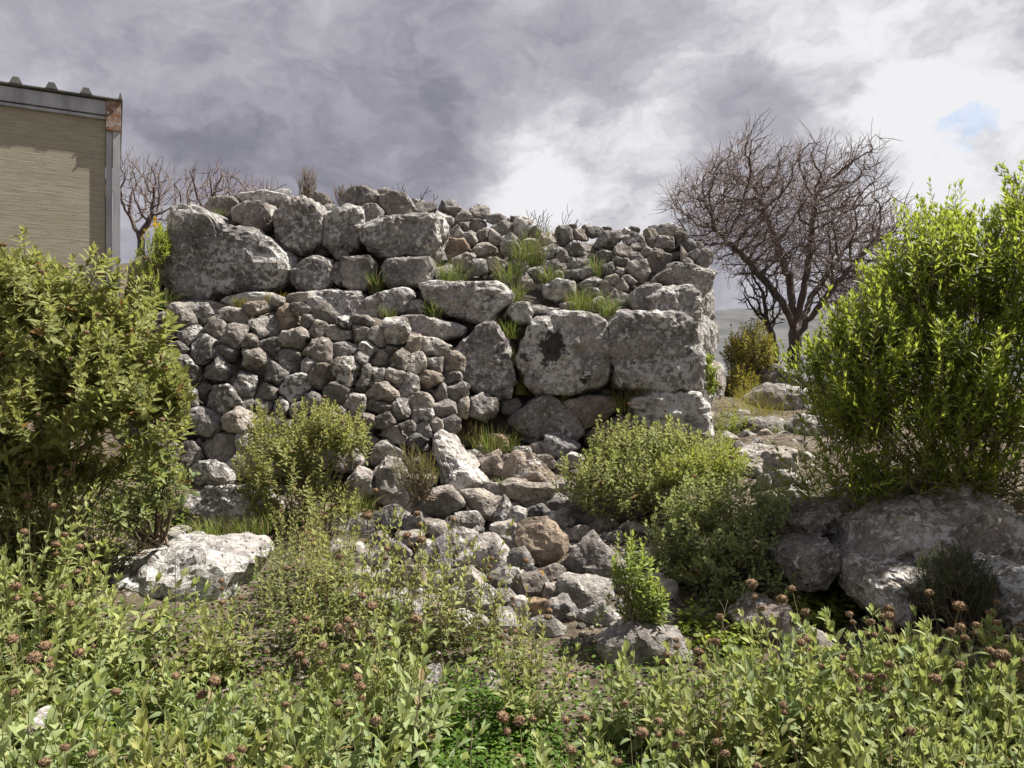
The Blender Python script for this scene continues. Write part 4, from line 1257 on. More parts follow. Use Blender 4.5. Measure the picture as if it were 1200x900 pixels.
gq = np.random.default_rng(88)
for k in range(26):
    Y = gq.uniform(2.2, 4.2)
    X = (gq.uniform(40, 1150) - 600) / F * Y
    st = []
    d = unit(np.array([gq.normal() * .2, gq.normal() * .2, 1]))
    P = [np.zeros(3)]
    for q in range(6):
        d = unit(d + gq.normal(size=3) * .1)
        P.append(P[-1] + d * gq.uniform(.07, .11))
    st.append((np.array(P), .0026, .0012))
    for q in (3, 4, 5):
        e = P[q] + unit(d + perp(d, gq) * .8) * gq.uniform(.05, .12)
        st.append((np.array([P[q], (P[q] + e) / 2 + gq.normal(size=3) * .006, e]), .0016, .0008))
    o = obj('dry_stalk', tubes_mesh('dry_stalk', st, 4), M_WOODY, loc=(X, Y, gz(X, Y) - .02))
    tag(o, 'thin dry brown stalk standing among the sage plants', 'stalk', 'dry stalks among the sage')

# --- bushes built of lobes -------------------------------------------------
def bush(name, lobes, n, seed, length, nodes, L, Wd, kind, lmat, smat, label, cat, foot, up=0.5, inner=0.6, r=0.003, bend=0.25, elev=(0.2, 1.0), fold=0.35, pairs=2, start=0.25, skel=14, lift=0.35, heads=0, clump=0.0, shrink=0.5, top=4, low=-0.35, rnoise=0.35):
    """lobes: (px, py, Y, rx px, rz px, ry metres). shoots end on the lobes' surfaces, limbs run from the foot into each lobe"""
    pl = Plant(seed)
    g = pl.g
    foot = np.array(foot, float)
    vols = []
    LB = []
    for (px, py, Y, rx, rz, ry) in lobes:
        c = at(px, py, Y)
        LB.append((c, np.array([rx * Y / F, ry, rz * Y / F])))
        vols.append(rx * rz)
    vols = np.array(vols) / sum(vols)
    for (c, rad) in LB:
        for k in range(max(2, int(skel * vols[0] * 3 / len(LB)) + 2)):
            e = c + rad * g.uniform(-0.6, 0.6, 3)
            m1 = foot + (e - foot) * 0.35 + g.normal(size=3) * 0.06 + UP * -0.02
            m2 = foot + (e - foot) * 0.7 + g.normal(size=3) * 0.05 + UP * 0.05
            b = foot + g.normal(size=3) * np.array([0.05, 0.05, 0.01])
            t = np.linspace(0, 1, 9)[:, None]
            P = (1 - t) ** 3 * b + 3 * (1 - t) ** 2 * t * m1 + 3 * (1 - t) * t * t * m2 + t ** 3 * e
            P = P + g.normal(size=P.shape) * 0.008
            rr = np.linspace(r * 3.5, r * 1.2, 9)
            pl.stems.append((P - foot, rr, None))
    cnt = 0
    while cnt < n:
        i = g.choice(len(LB), p=vols)
        c, rad = LB[i]
        u = g.normal(size=3)
        u /= np.linalg.norm(u)
        if u[2] < low and g.random() < 0.8:
            continue
        f = g.uniform(inner, 1.0) if g.random() < 0.35 else g.uniform(0.86, 1.03)
        ndir = unit(u / rad)
        tip = c + rad * u * f * (1 + rnoise * float(vnoise((c + rad * u)[None], 5.0, seed)[0]))
        l = length * g.uniform(0.6, 1.25)
        d = unit(ndir * 0.65 + UP * up + g.normal(size=3) * 0.3)
        b = tip - d * l
        shoot(pl, b - foot, d, l, nodes, L * g.uniform(.8, 1.2), Wd * g.uniform(.8, 1.2), start=start, r=r, lift=lift, bend=bend, elev=elev, pairs=pairs, shrink=shrink, top=top)
        if heads and g.random() < heads:
            hd = unit(d + UP)
            P0 = tip - foot - hd * 0.05
            P1 = tip - foot + hd * g.uniform(0.04, 0.12)
            pl.stems.append((np.array([P0, (P0 + P1) / 2, P1]), r, r * 0.7))
            pl.heads.append((P1, g.uniform(0.9, 1.3), hd))
        cnt += 1
    root = empty(name, foot)
    finish_plant(root, pl, kind, lmat, smat, fold)
    tag(root, label, cat)
    return root


# big sage bush on the left, dead wood showing in its hollow
bush('sage_bush', [(55, 400, 4.4, 120, 105, .45), (130, 440, 4.4, 85, 85, .40), (20, 330, 4.5, 75, 45, .3), (-60, 400, 4.3, 110, 110, .5), (180, 490, 4.4, 42, 50, .28), (40, 490, 4.2, 100, 55, .35), (130, 375, 4.6, 60, 40, .3), (205, 455, 4.45, 20, 26, .15), (50, 545, 4.5, 110, 40, .3), (-20, 560, 4.2, 80, 60, .3)],
     1350, 41, 0.20, 7, 0.090, 0.040, 'oval', M_BUSHL, M_WOODY, 'tall rounded sage bush with brown seed heads before the shed', 'bush', at(70, 640, 4.6), up=0.5, heads=0.06, r=0.0022, skel=8, rnoise=.5)
bush('sage_bush', [(195, 560, 4.4, 22, 40, .16), (150, 600, 4.3, 40, 22, .2)], 60, 42, 0.18, 7, 0.075, 0.030, 'oval', M_BUSHL, M_WOODY, 'drooping yellowish sage below the right edge of the tall sage bush', 'bush', at(180, 640, 4.5), up=0.2, heads=0)
# dead twigs in the hollow below that bush
dt = Plant(43)
for k in range(90):
    b = np.array([dt.g.uniform(-.1, .1), dt.g.uniform(-.1, .1), 0])
    e = np.array([dt.g.uniform(-.6, .45), dt.g.uniform(-.25, .25), dt.g.uniform(.05, .32)])
    t = np.linspace(0, 1, 7)[:, None]
    P = b * (1 - t) + e * t + np.sin(t * 3.1) * np.array([0, 0, dt.g.uniform(-.1, .08)]) + dt.g.normal(size=(7, 3)) * 0.012
    dt.stems.append((P, 0.005, 0.0015))
c = at(110, 628, 4.5)
o = obj('dead_brushwood', tubes_mesh('dead_brushwood', dt.stems, 4), M_WOODY, loc=(c[0], c[1], gz(c[0], c[1]) - 0.02))
tag(o, 'tangle of dead grey twigs in the hollow under the tall sage bush', 'brushwood')

# shrubs on and around the scree
bush('pale_shrub', [(325, 545, 5.45, 55, 55, .28), (395, 510, 5.6, 48, 42, .26), (355, 590, 5.4, 62, 36, .28), (360, 500, 5.6, 50, 36, .22)], 430, 51, 0.24, 9, 0.055, 0.022, 'small', M_SAGE2, M_WOODY,
     'yellowish grey shrub with dry lower twigs before the rubble wall', 'shrub', at(365, 640, 5.4), up=0.85, r=0.002, heads=0.02, lift=0.3, rnoise=.6)
bush('dry_shrub', [(370, 632, 5.2, 42, 24, .2)], 110, 52, 0.12, 9, 0.018, 0.006, 'small', M_DRY, M_WOODY, 'small withered brown shrub under the yellowish grey one', 'shrub', at(370, 655, 5.2), up=0.8, r=0.0018)
bush('broom_bush', [(488, 548, 5.55, 34, 30, .17)], 150, 53, 0.16, 14, 0.016, 0.004, 'small', M_BROOM, M_WOODY, 'little brownish green broom bush leaning on the pale rock', 'bush', at(495, 585, 5.6), up=1.0, r=0.0016, elev=(.7, 1.2))
bush('grey_shrub', [(700, 560, 5.55, 55, 38, .28), (755, 525, 5.75, 70, 36, .3), (820, 535, 5.7, 55, 36, .3), (770, 570, 5.5, 70, 40, .3)], 620, 54, 0.24, 8, 0.058, 0.025, 'small', M_SAGE, M_WOODY,
     'broad grey green sage shrub at the foot of the corner block', 'shrub', at(770, 605, 5.7), up=0.7, r=0.0022, heads=0.01, rnoise=.6)
bush('bright_shrub', [(815, 555, 5.35, 40, 28, .2), (850, 545, 5.4, 30, 26, .2)], 150, 55, 0.16, 9, 0.052, 0.018, 'small', M_YGREEN, M_WOODY, 'fresh yellow green shrub between two grey sage shrubs', 'shrub', at(825, 600, 5.4), up=0.6, r=0.002)
bush('grey_shrub', [(850, 600, 4.95, 72, 46, .28), (875, 655, 4.75, 66, 52, .28), (805, 665, 4.8, 42, 52, .24), (885, 715, 4.5, 52, 40, .24)], 640, 56, 0.24, 8, 0.058, 0.025, 'small', M_SAGE, M_WOODY,
     'drooping grey green sage shrub left of the brown boulder', 'shrub', at(845, 735, 4.75), up=0.45, r=0.0022, heads=0.015, rnoise=.6)
bush('young_sage', [(740, 670, 4.15, 34, 36, .14), (765, 700, 4.1, 26, 26, .12)], 55, 57, 0.2, 9, 0.062, 0.026, 'oval', M_YGREEN, M_STEM, 'upright yellow green young sage before the dark scree boulder', 'plant', at(750, 755, 4.1), up=1.2, r=0.0024)
bush('heath_bush', [(1120, 668, 3.95, 46, 42, .16), (1150, 700, 3.9, 36, 34, .15), (1085, 690, 3.95, 24, 26, .12)], 330, 58, 0.13, 16, 0.016, 0.006, 'small', M_DARKLEAF, M_WOODY, 'dark green heath bush growing from the outcrop face', 'bush', at(1135, 745, 3.95), up=0.8, r=0.0018, elev=(.5, 1.1))
bush('round_bush', [(878, 415, 10.6, 30, 36, .5), (868, 460, 10.2, 26, 30, .4)], 520, 59, 0.35, 9, 0.075, 0.028, 'small', M_BROOM, M_WOODY, 'yellow green rounded bush behind the wall corner', 'bush', at(876, 480, 10.5), up=0.7, r=0.004)
bush('spurge', [(178, 297, 7.15, 18, 26, .16), (170, 325, 7.1, 18, 20, .16), (190, 280, 7.2, 10, 18, .1)], 80, 60, 0.2, 14, 0.042, 0.010, 'lance', M_GREEN, M_STEM, 'bright green spurge between the shed and the largest boulder', 'plant', at(175, 362, 7.15), up=1.2, r=0.003, pairs=3)
fl = Plant(61)
for k in range(16):
    b = np.array([fl.g.normal() * .03, fl.g.normal() * .03, 0])
    e = b * 2 + np.array([fl.g.normal() * .04, fl.g.normal() * .04, fl.g.uniform(.55, .72)])
    t = np.linspace(0, 1, 5)[:, None]
    fl.stems.append((b * (1 - t) + e * t, .003, .002))
    for q in range(7):
        u = unit(fl.g.normal(size=3) + UP * .5)
        fl.leaf(e - UP * q * .012, u, UP, .03, .02, 0.1)
c = at(186, 345, 7.35)
root = empty('yellow_flower', c)
finish_plant(root, fl, 'round', M_YELLOW, M_STEM, leaf_name='petals')
tag(root, 'yellow flower stalks behind the bright green spurge', 'flower')
bush('dry_tuft', [(360, 208, 8.2, 12, 18, .1), (358, 225, 8.2, 8, 14, .08)], 90, 62, 0.2, 14, 0.016, 0.006, 'small', M_DRY, M_WOODY, 'tall straw coloured dry plant on top of the boulders', 'plant', at(361, 250, 8.2), up=1.6, r=0.002)
bush('dry_tuft', [(405, 224, 8.3, 20, 12, .12), (425, 222, 8.3, 12, 10, .1)], 90, 63, 0.16, 12, 0.016, 0.006, 'small', M_DRY, M_WOODY, 'low straw coloured dry plant on top of the boulders', 'plant', at(410, 250, 8.3), up=1.2, r=0.002)
bush('wall_creeper', [(832, 432, 7.45, 9, 18, .1), (836, 455, 7.45, 8, 12, .1)], 50, 64, 0.12, 8, 0.035, 0.022, 'round', M_GREEN, M_STEM, 'small leafy green plant growing from the side of the wall', 'plant', at(838, 455, 7.6), up=0.3, r=0.002)
bush('ledge_weed', [(860, 500, 7.6, 26, 20, .25), (845, 520, 7.0, 22, 14, .2)], 110, 65, 0.15, 8, 0.04, 0.016, 'lance', M_YGREEN, M_STEM, 'green weeds at the foot of the wall corner', 'weeds', at(858, 520, 7.5), up=0.7, r=0.002)

# the big bright green shrub on the right
bush('green_shrub', [(1070, 400, 4.9, 95, 75, .5), (1160, 330, 5.0, 80, 75, .5), (1010, 470, 4.8, 80, 62, .45), (1140, 470, 4.7, 110, 85, .5), (1085, 300, 5.1, 40, 50, .35), (1200, 270, 5.1, 45, 40, .4), (960, 410, 4.9, 30, 26, .2), (1250, 400, 4.9, 110, 140, .5), (1010, 545, 4.7, 70, 30, .35), (1120, 545, 4.65, 90, 26, .4), (1195, 225, 5.1, 22, 30, .2), (1060, 330, 5.0, 60, 60, .4), (1115, 275, 5.1, 50, 45, .35), (1005, 400, 4.9, 52, 52, .35)],
     2300, 70, 0.40, 10, 0.072, 0.020, 'blade', M_GREEN, M_WOODY, 'large bright green narrow leaved shrub overhanging the outcrop', 'shrub', at(1140, 600, 5.05), up=0.8, r=0.0026, elev=(.35, 1.1), bend=.12, skel=46, pairs=2, shrink=.35, inner=.3, rnoise=.75)
bush('green_shrub', [(1420, 430, 3.75, 175, 190, .6), (1400, 330, 3.8, 120, 110, .5)], 620, 72, 0.36, 9, 0.085, 0.024, 'blade', M_GREEN, M_WOODY, 'unseen green shrub added out of view to shade the sage before the outcrop', 'shrub', (3.45, 3.8, gz(3.45, 3.8) - 0.02), up=0.7, r=0.0026, elev=(.35, 1.1), bend=.12, skel=10, shrink=.35, inner=.3, rnoise=.2)  # stands out of view, added for the shade it casts on the sage
tw = Plant(71)
for k in range(130):
    b = np.array([tw.g.uniform(-.5, .7), tw.g.uniform(-.25, .1), tw.g.uniform(0.0, .15)])
    e = b + np.array([tw.g.normal() * .35, tw.g.normal() * .15 - .1, tw.g.uniform(-.08, .35)])
    t = np.linspace(0, 1, 8)[:, None]
    P = b * (1 - t) + e * t + np.sin(t * 3.14) * tw.g.normal(size=3) * .06 + tw.g.normal(size=(8, 3)) * .01
    tw.stems.append((P, .004, .0012))
c = at(1110, 585, 4.75)
o = obj('dead_twigs', tubes_mesh('dead_twigs', tw.stems, 4), M_WOODY, loc=(c[0], c[1], c[2] - 0.02))
tag(o, 'tangle of bare dead twigs under the large bright green shrub', 'twigs')

# ------------------------------------------------------------------ bare trees
def colonize(pts, nodes, parents, di, dk, step, iters, g, trop=0.0):
    N = [np.array(n, float) for n in nodes]
    par = list(parents)
    A = np.array(pts)
    alive = np.ones(len(A), bool)
    best = np.full(len(A), 1e9)
    bi = np.zeros(len(A), int)

    def upd(new_ids):
        Q = np.array([N[k] for k in new_ids])
        for s in range(0, len(Q), 400):
            d = np.linalg.norm(A[:, None] - Q[None, s:s + 400], axis=2)
            j = d.argmin(1)
            m = d[np.arange(len(A)), j]
            b = m < best
            best[b] = m[b]
            bi[b] = np.array(new_ids[s:s + 400])[j[b]]
    upd(list(range(len(N))))
    nch = {}
    for it in range(iters):
        act = alive & (best < di)
        if not act.any():
            break
        new = []
        for k in np.unique(bi[act]):
            sel = act & (bi == k)
            v = A[sel] - N[k]
            v = v / (np.linalg.norm(v, axis=1)[:, None] + 1e-9)
            d = v.mean(0) + g.normal(size=3) * 0.12 + UP * trop
            if nch.get(k, 0) >= 3:
                continue
            nch[k] = nch.get(k, 0) + 1
            N.append(N[k] + unit(d) * step)
            par.append(int(k))
            new.append(len(N) - 1)
        if not new:
            break
        upd(new)
        alive &= best > dk
    return np.array(N), np.array(par)


def tree_stems(N, par, rmin, expo=2.4, rmax=None):
    n = len(N)
    ch = [[] for _ in range(n)]
    for i in range(n):
        if par[i] >= 0:
            ch[par[i]].append(i)
    r = np.zeros(n)
    for i in range(n - 1, -1, -1):
        r[i] = (rmin ** expo if not ch[i] else sum(r[c] ** expo for c in ch[i])) ** (1 / expo) if not ch[i] else (sum(r[c] ** expo for c in ch[i])) ** (1 / expo)
    if rmax:
        big = r > rmin
        k = math.log(rmax / rmin) / math.log(max(r.max() / rmin, 1.001))
        r = rmin * (r / rmin) ** k
    thick, thin = [], []
    stack = [(0, -1)]
    while stack:
        i, p = stack.pop()
        chain = [p, i] if p >= 0 else [i]
        cur = i
        while ch[cur]:
            cs = sorted(ch[cur], key=lambda c: -r[c])
            for c in cs[1:]:
                stack.append((c, cur))
            cur = cs[0]
            chain.append(cur)
        if len(chain) > 1:
            rr = r[chain].copy()
            if p >= 0:
                rr[0] = min(rr[0], rr[1] * 1.15)
            rr[-1] = rmin * 0.6
            (thick if rr.max() > rmin * 3.2 else thin).append((N[chain], rr, None))
    return thick, thin, r


def crown_points(poly, Y, dy, n, g, hollow=0.0, foot=None):
    """random points in a crown whose outline (pixels) is measured on the photograph at distance Y; dy = half depth at its middle"""
    P = np.array(poly, float)
    lo, hi = P.min(0), P.max(0)
    out = []
    cx = (lo[0] + hi[0]) / 2
    hw = (hi[0] - lo[0]) / 2
    while len(out) < n:
        x, y = g.uniform(lo[0], hi[0]), g.uniform(lo[1], hi[1])
        ins = False
        j = len(P) - 1
        for i in range(len(P)):
            if (P[i, 1] > y) != (P[j, 1] > y) and x < (P[j, 0] - P[i, 0]) * (y - P[i, 1]) / (P[j, 1] - P[i, 1]) + P[i, 0]:
                ins = not ins
            j = i
        if not ins:
            continue
        k = math.sqrt(max(0.05, 1 - ((x - cx) / hw) ** 2))
        yy = g.uniform(-1, 1) * dy * k
        q = at(x, y, Y)
        q[1] += yy
        out.append(q)
    return np.array(out)


def bare_tree(name, poly, Y, dy, n, seed, trunk, label, cat='tree', di=1.2, dk=0.12, step=0.09, rmin=0.005, rmax=0.17, iters=160, bark=None, twig=None, extra=2, exlen=0.22, trop=0.12, limbs=()):
    g = np.random.default_rng(seed)
    pts = crown_points(poly, Y, dy, n, g)
    T = [np.array(t, float) for t in trunk]
    nodes, par = [T[0]], [-1]

    def chain(points, k):
        for a in points:
            d = np.array(a) - nodes[k]
            m = max(1, int(np.linalg.norm(d) / step))
            base = nodes[k].copy()
            for i in range(m):
                nodes.append(base + d * (i + 1) / m + g.normal(size=3) * step * 0.12)
                par.append(k)
                k = len(nodes) - 1
        return k
    k0 = chain(T[1:], 0)
    for lb in limbs:
        d = [np.linalg.norm(nn - np.array(lb[0])) for nn in nodes]
        chain(lb, int(np.argmin(d)))
    N, P = colonize(pts, nodes, par, di, dk, step, iters, g, trop)
    # fine end twigs
    N = list(N)
    P = list(P)
    child = set(P)
    n0 = len(N)
    for i in range(len(nodes), n0):
        if P[i] < 0:
            continue
        tip = i not in child
        if not tip and g.random() > 0.75:
            continue
        d0 = unit(N[i] - N[P[i]])
        for _ in range(extra if tip else 1):
            d = unit(d0 + perp(d0, g) * g.uniform(0.25, 0.8) + UP * 0.45)
            k = i
            m = int(g.integers(2, 4))
            for _ in range(m):
                d = unit(d + g.normal(size=3) * 0.18 + UP * 0.06)
                N.append(N[k] + d * exlen / 3 * g.uniform(0.7, 1.3))
                P.append(k)
                k = len(N) - 1
    N = np.array(N)
    P = np.array(P)
    thick, thin, r = tree_stems(N, P, rmin, rmax=rmax)
    root = empty(name, T[0])
    th = [(p - T[0], a, b) for p, a, b in thick]
    main = max(range(len(th)), key=lambda i: th[i][1].max())
    obj('trunk', tubes_mesh('trunk', [th[main]], 10), bark, root)
    rest = [t for i, t in enumerate(th) if i != main]
    if rest:
        obj('branches', tubes_mesh('branches', rest, 6), bark, root)
    obj('crown', tubes_mesh('crown', [(p - T[0], a, b) for p, a, b in thin], 3), twig, root, kind='stuff')
    tag(root, label, cat)
    return root


YT = 12.0
b0 = at(932, 447, YT)
b0[2] = gz(b0[0], b0[1]) - 0.1
bare_tree('bare_tree', [(780, 222), (808, 214), (836, 196), (850, 170), (872, 176), (890, 200), (912, 186), (938, 196), (952, 214), (982, 178), (1002, 186), (1003, 222), (1015, 242), (1045, 255), (1060, 262), (1052, 300), (1040, 335), (1025, 360), (1000, 365), (975, 345), (955, 330), (930, 320), (905, 330), (880, 320), (850, 300), (820, 290), (800, 268), (788, 245)],
          YT, 1.3, 3900, 81, [b0, at(930, 420, YT), at(931, 385, YT)], 'spreading leafless tree with fine reddish twigs beyond the wall', di=1.3, dk=0.085, step=0.08, rmin=0.0036, rmax=0.10, bark=M_BARK, twig=M_TWIG, extra=3, exlen=0.34,
          limbs=[[at(931, 385, YT), at(915, 350, YT - .2), at(880, 310, YT - .3), at(840, 270, YT - .3)], [at(931, 385, YT), at(925, 330, YT + .2), at(905, 270, YT + .3), at(885, 220, YT + .3)], [at(931, 385, YT), at(942, 340, YT), at(950, 290, YT + .1), at(955, 230, YT)], [at(934, 390, YT), at(950, 350, YT + .4), at(985, 300, YT + .5)], [at(936, 395, YT), at(965, 350, YT - .4), at(1000, 310, YT - .5)]])
b1 = at(912, 440, 11.5)
b1[2] = gz(b1[0], b1[1]) - 0.1
bare_tree('dark_thorn_tree', [(865, 330), (875, 310), (895, 320), (915, 330), (920, 380), (900, 385), (875, 365)], 11.5, .35, 260, 82, [b1, at(908, 405, 11.5), at(898, 375, 11.5)], 'small dark thorny tree against the leafless tree trunk', di=.9, dk=.1, step=.07, rmin=.005, rmax=.05, bark=M_TWIGD, twig=M_TWIGD, extra=3, exlen=.14)
b2 = at(958, 445, 12.8)
b2[2] = gz(b2[0], b2[1]) - 0.1
bare_tree('crooked_tree', [(950, 350), (975, 330), (1020, 320), (1040, 345), (1020, 385), (985, 385)], 12.8, .5, 300, 83, [b2, at(965, 420, 12.8), at(980, 395, 12.8)], 'thin crooked bare tree half hidden by the green shrub', di=1.0, dk=.12, step=.08, rmin=.005, rmax=.06, bark=M_BARK, twig=M_TWIG, extra=2, exlen=.2)
YL = 13.0
for (poly, x, Y, sd, lab, n, rm) in [([(146, 205), (160, 195), (185, 195), (203, 208), (208, 235), (195, 262), (165, 265), (148, 245), (130, 225)], 165, 13.0, 84, 'leafless small tree just right of the shed', 460, .06),
                             ([(205, 218), (225, 205), (255, 202), (275, 208), (262, 235), (240, 262), (215, 260)], 232, 13.4, 85, 'leafless thicket tree behind the largest boulder', 380, .05),
                             ([(255, 222), (285, 212), (312, 215), (325, 225), (320, 240), (285, 245), (262, 240)], 290, 13.8, 86, 'low leafless tree behind the boulder tops', 300, .04)]:
    p0 = at(x, 292, Y)
    p0[2] = gz(p0[0], p0[1]) - 0.1
    bare_tree('small_bare_tree', poly, Y, .55, n, sd, [p0, at(x, 280, Y), at(x + 3, 265, Y)], lab, di=1.1, dk=.12, step=.09, rmin=.0045, rmax=rm, bark=M_BARK, twig=M_TWIG, extra=2, exlen=.3,
              limbs=[[at(x, 280, Y), at(x - 14, 255, Y)], [at(x, 275, Y), at(x + 14, 250, Y)]])
# bare twigs rising behind the crest
for i, (px, Y, h, n) in enumerate([(478, 9.0, .38, 5), (505, 9.0, .3, 4), (640, 9.4, .5, 9), (620, 9.4, .34, 5), (668, 9.4, .32, 6), (690, 9.4, .22, 5)]):
    g = np.random.default_rng(600 + i)
    st = []
    base = at(px, interp(px, SIL) - 2, Y)
    for k in range(n):
        a = g.uniform(-.5, .5)
        d = unit(np.array([a, g.uniform(-.2, .2), 1]))
        P = [np.array([g.normal() * .02, 0, -.35])]
        for q in range(6):
            d = unit(d + g.normal(size=3) * .12)
            P.append(P[-1] + d * (h + .35) / 6 * g.uniform(.7, 1.1))
        st.append((np.array(P), .006, .003))
        for q in range(3, 6):
            e = P[q] + unit(d + perp(d, g) * .7) * h * .3
            st.append((np.array([P[q], (P[q] + e) / 2 + g.normal(size=3) * .01, e]), .004, .0025))
    o = obj('bare_twigs', tubes_mesh('bare_twigs', st, 4), M_TWIGD, loc=base)
    tag(o, 'few bare dark twigs sticking up behind the rubble crest', 'twigs', 'bare twigs behind the crest')

# ------------------------------------------------------------------ grass
def tuft_mesh(seed, n, h, spread, w=0.0052):
    n = int(n * 1.7)
    pl = Plant(seed)
    g = pl.g
    V, Q, Aa = [], [], []
    m = 0
    for k in range(n):
        a = g.uniform(0, 6.28)
        r0 = spread * math.sqrt(g.random()) * .5
        b = np.array([math.cos(a) * r0, math.sin(a) * r0, -0.02])
        lean = g.uniform(.05, 1.25)
        a2 = a + g.normal() * .6
        hd = np.array([math.cos(a2), math.sin(a2), 0])
        l = h * (0.25 + 0.95 * g.random() ** 0.8)
        side = np.array([-hd[1], hd[0], 0]) * w * g.uniform(.7, 1.3) * .5
        rn = g.random()
        ts = np.linspace(0, 1, 5)
        for t in ts:
            c = b + UP * l * (t - .35 * lean * t * t) + hd * l * lean * .75 * t * t
            wd = side * (1 - t ** 2 * .92)
            V += [c - wd, c + wd]
            Aa += [rn, rn]
        for q in range(4):
            Q.append((m + 2 * q, m + 2 * q + 1, m + 2 * q + 3, m + 2 * q + 2))
        m += 10
    return mk_mesh('blades', np.array(V), np.array(Q), attr=Aa)


def tuft(px, py, Y, h, spread, n, seed, label, mat=None, name='grass_tuft', cat='grass'):
    c = at(px, py, Y)
    o = obj(name, tuft_mesh(seed, n, h, spread), mat or M_GRASS, loc=c)
    tag(o, label, cat)


tuft(530, 328, 7.6, .26, .30, 150, 900, 'broad grass tuft on the ledge above the long pale block')
tuft(508, 372, 7.12, .22, .16, 90, 901, 'grass tuft hanging left of the long pale block')
tuft(440, 342, 7.35, .28, .14, 100, 902, 'tall grass tuft between two squared stones high in the wall')
tuft(455, 370, 7.15, .14, .18, 60, 903, 'short grass tuft under the squared stones')
tuft(620, 308, 7.85, .34, .32, 180, 904, 'long grass with yellow stalks on the rubble slope')
tuft(596, 330, 7.6, .30, .26, 140, 905, 'grass clump beside the rubble slope stones')
tuft(645, 330, 7.6, .22, .26, 110, 906, 'low grass clump in the middle of the rubble slope')
tuft(698, 322, 7.7, .26, .12, 70, 907, 'narrow upright grass tuft on the rubble')
tuft(684, 362, 7.25, .26, .34, 180, 908, 'lush grass clump on top of the lichen stained block')
tuft(715, 368, 7.12, .25, .18, 110, 909, 'grass tuft at the joint above the corner block')
tuft(702, 392, 7.0, .22, .10, 60, 910, 'grass hanging down the joint of the two great blocks')
tuft(605, 352, 7.3, .24, .14, 80, 911, 'grass tuft beside the small stone by the long pale block')
tuft(595, 395, 7.15, .20, .2, 110, 912, 'grass at the top of the green cleft between blocks')
tuft(605, 425, 7.12, .18, .2, 110, 913, 'grass in the middle of the green cleft between blocks')
tuft(612, 460, 7.1, .18, .2, 110, 914, 'grass low in the green cleft between blocks')
tuft(745, 470, 6.95, .34, .26, 120, 915, 'dry wispy grass growing from the foot of the corner block', M_DRY, cat='grass')
tuft(725, 480, 6.95, .24, .22, 90, 916, 'green wispy grass under the corner block')
tuft(660, 468, 6.98, .12, .14, 50, 917, 'short grass under the lichen stained block')
tuft(548, 520, 6.75, .26, .24, 120, 918, 'brown dry grass at the meeting of rubble wall and ancient wall', M_DRY)
tuft(580, 525, 6.7, .24, .42, 220, 919, 'dark green grass mat at the foot of the ancient wall')
tuft(425, 603, 5.6, .22, .16, 90, 920, 'fresh grass tuft beside the yellowish grey shrub')
tuft(590, 570, 6.1, .10, .12, 40, 921, 'tiny grass tuft among the scree stones')
tuft(255, 625, 5.0, .14, .36, 180, 922, 'fresh grass behind the whitish boulder')
tuft(290, 622, 5.1, .14, .3, 130, 923, 'fresh grass below the bedrock ledge')
tuft(258, 258, 7.85, .16, .12, 60, 924, 'green sprig in the notch above the largest boulder')
tuft(285, 358, 7.25, .12, .26, 110, 925, 'olive grass on the ledge under the largest boulder', M_BROOM)
tuft(320, 352, 7.25, .12, .22, 90, 926, 'olive grass beside the pale ledge stone', M_BROOM)
tuft(178, 358, 7.15, .2, .5, 260, 927, 'dark grass bank between shed and largest boulder')
tuft(890, 500, 8.0, .2, .3, 100, 928, 'grass on the path above the flat topped boulder', M_BROOM)
tuft(640, 285, 8.2, .26, .2, 90, 929, 'thin grass with seed stalks at the rubble crest')
tuft(905, 470, 9.3, .25, .9, 260, 931, 'dry scrub grass below the bare tree', M_BROOM)
tuft(960, 470, 9.6, .3, 1.0, 260, 932, 'dry scrub grass beside the boulder on the slope', M_BROOM)
tuft(880, 485, 8.6, .25, .8, 220, 933, 'olive scrub grass at the back of the wall side', M_BROOM)
tuft(940, 510, 7.4, .2, .6, 200, 934, 'short grass left of the green shrub foot', M_GRASS)
tuft(945, 590, 5.6, .1, .2, 60, 930, 'small grass patch on the path stones')

# ------------------------------------------------------------------ low green cover
def cover(name, poly, n, seed, L, Wd, h, label, mat=M_CLOVER):
    """poly: pixel outline on the ground -> scattered small leaves close above the soil"""
    pl = Plant(seed)
    g = pl.g
    P = np.array(poly, float)
    lo, hi = P.min(0), P.max(0)
    # ground hit by pixel: march along the ray
    pts = []
    ys = np.linspace(1.5, 7.0, 120)
    while len(pts) < n:
        x, y = g.uniform(lo[0], hi[0]), g.uniform(lo[1], hi[1])
        ins = False
        j = len(P) - 1
        for i in range(len(P)):
            if (P[i, 1] > y) != (P[j, 1] > y) and x < (P[j, 0] - P[i, 0]) * (y - P[i, 1]) / (P[j, 1] - P[i, 1]) + P[i, 0]:
                ins = not ins
            j = i
        if ins:
            pts.append((x, y))
    pts = np.array(pts)
    hit = np.zeros(len(pts))
    done = np.zeros(len(pts), bool)
    for Y in ys:
        X = (pts[:, 0] - 600) / F * Y
        Zr = CAM_Z - (pts[:, 1] - 450) / F * Y
        gzv = ground_z(X, np.full(len(X), Y))
        new = (~done) & (Zr < gzv)
        hit[new] = Y
        done |= new
    for k in range(len(pts)):
        if not done[k]:
            continue
        Y = hit[k] + g.uniform(-.03, .03)
        X = (pts[k, 0] - 600) / F * Y + g.normal() * .02
        z = gz(X, Y) + h * g.random()
        a = g.uniform(0, 6.28)
        d = unit(np.array([math.cos(a), math.sin(a), g.uniform(-.1, .6)]))
        pl.leaf(np.array([X, Y, z]), d, unit(UP + g.normal(size=3) * .35), L * g.uniform(.6, 1.3), Wd * g.uniform(.6, 1.3), .2)
    o = obj(name, pl.leaf_mesh(name, 'round', .15), mat, kind='stuff')
    tag(o, label, 'ground cover')


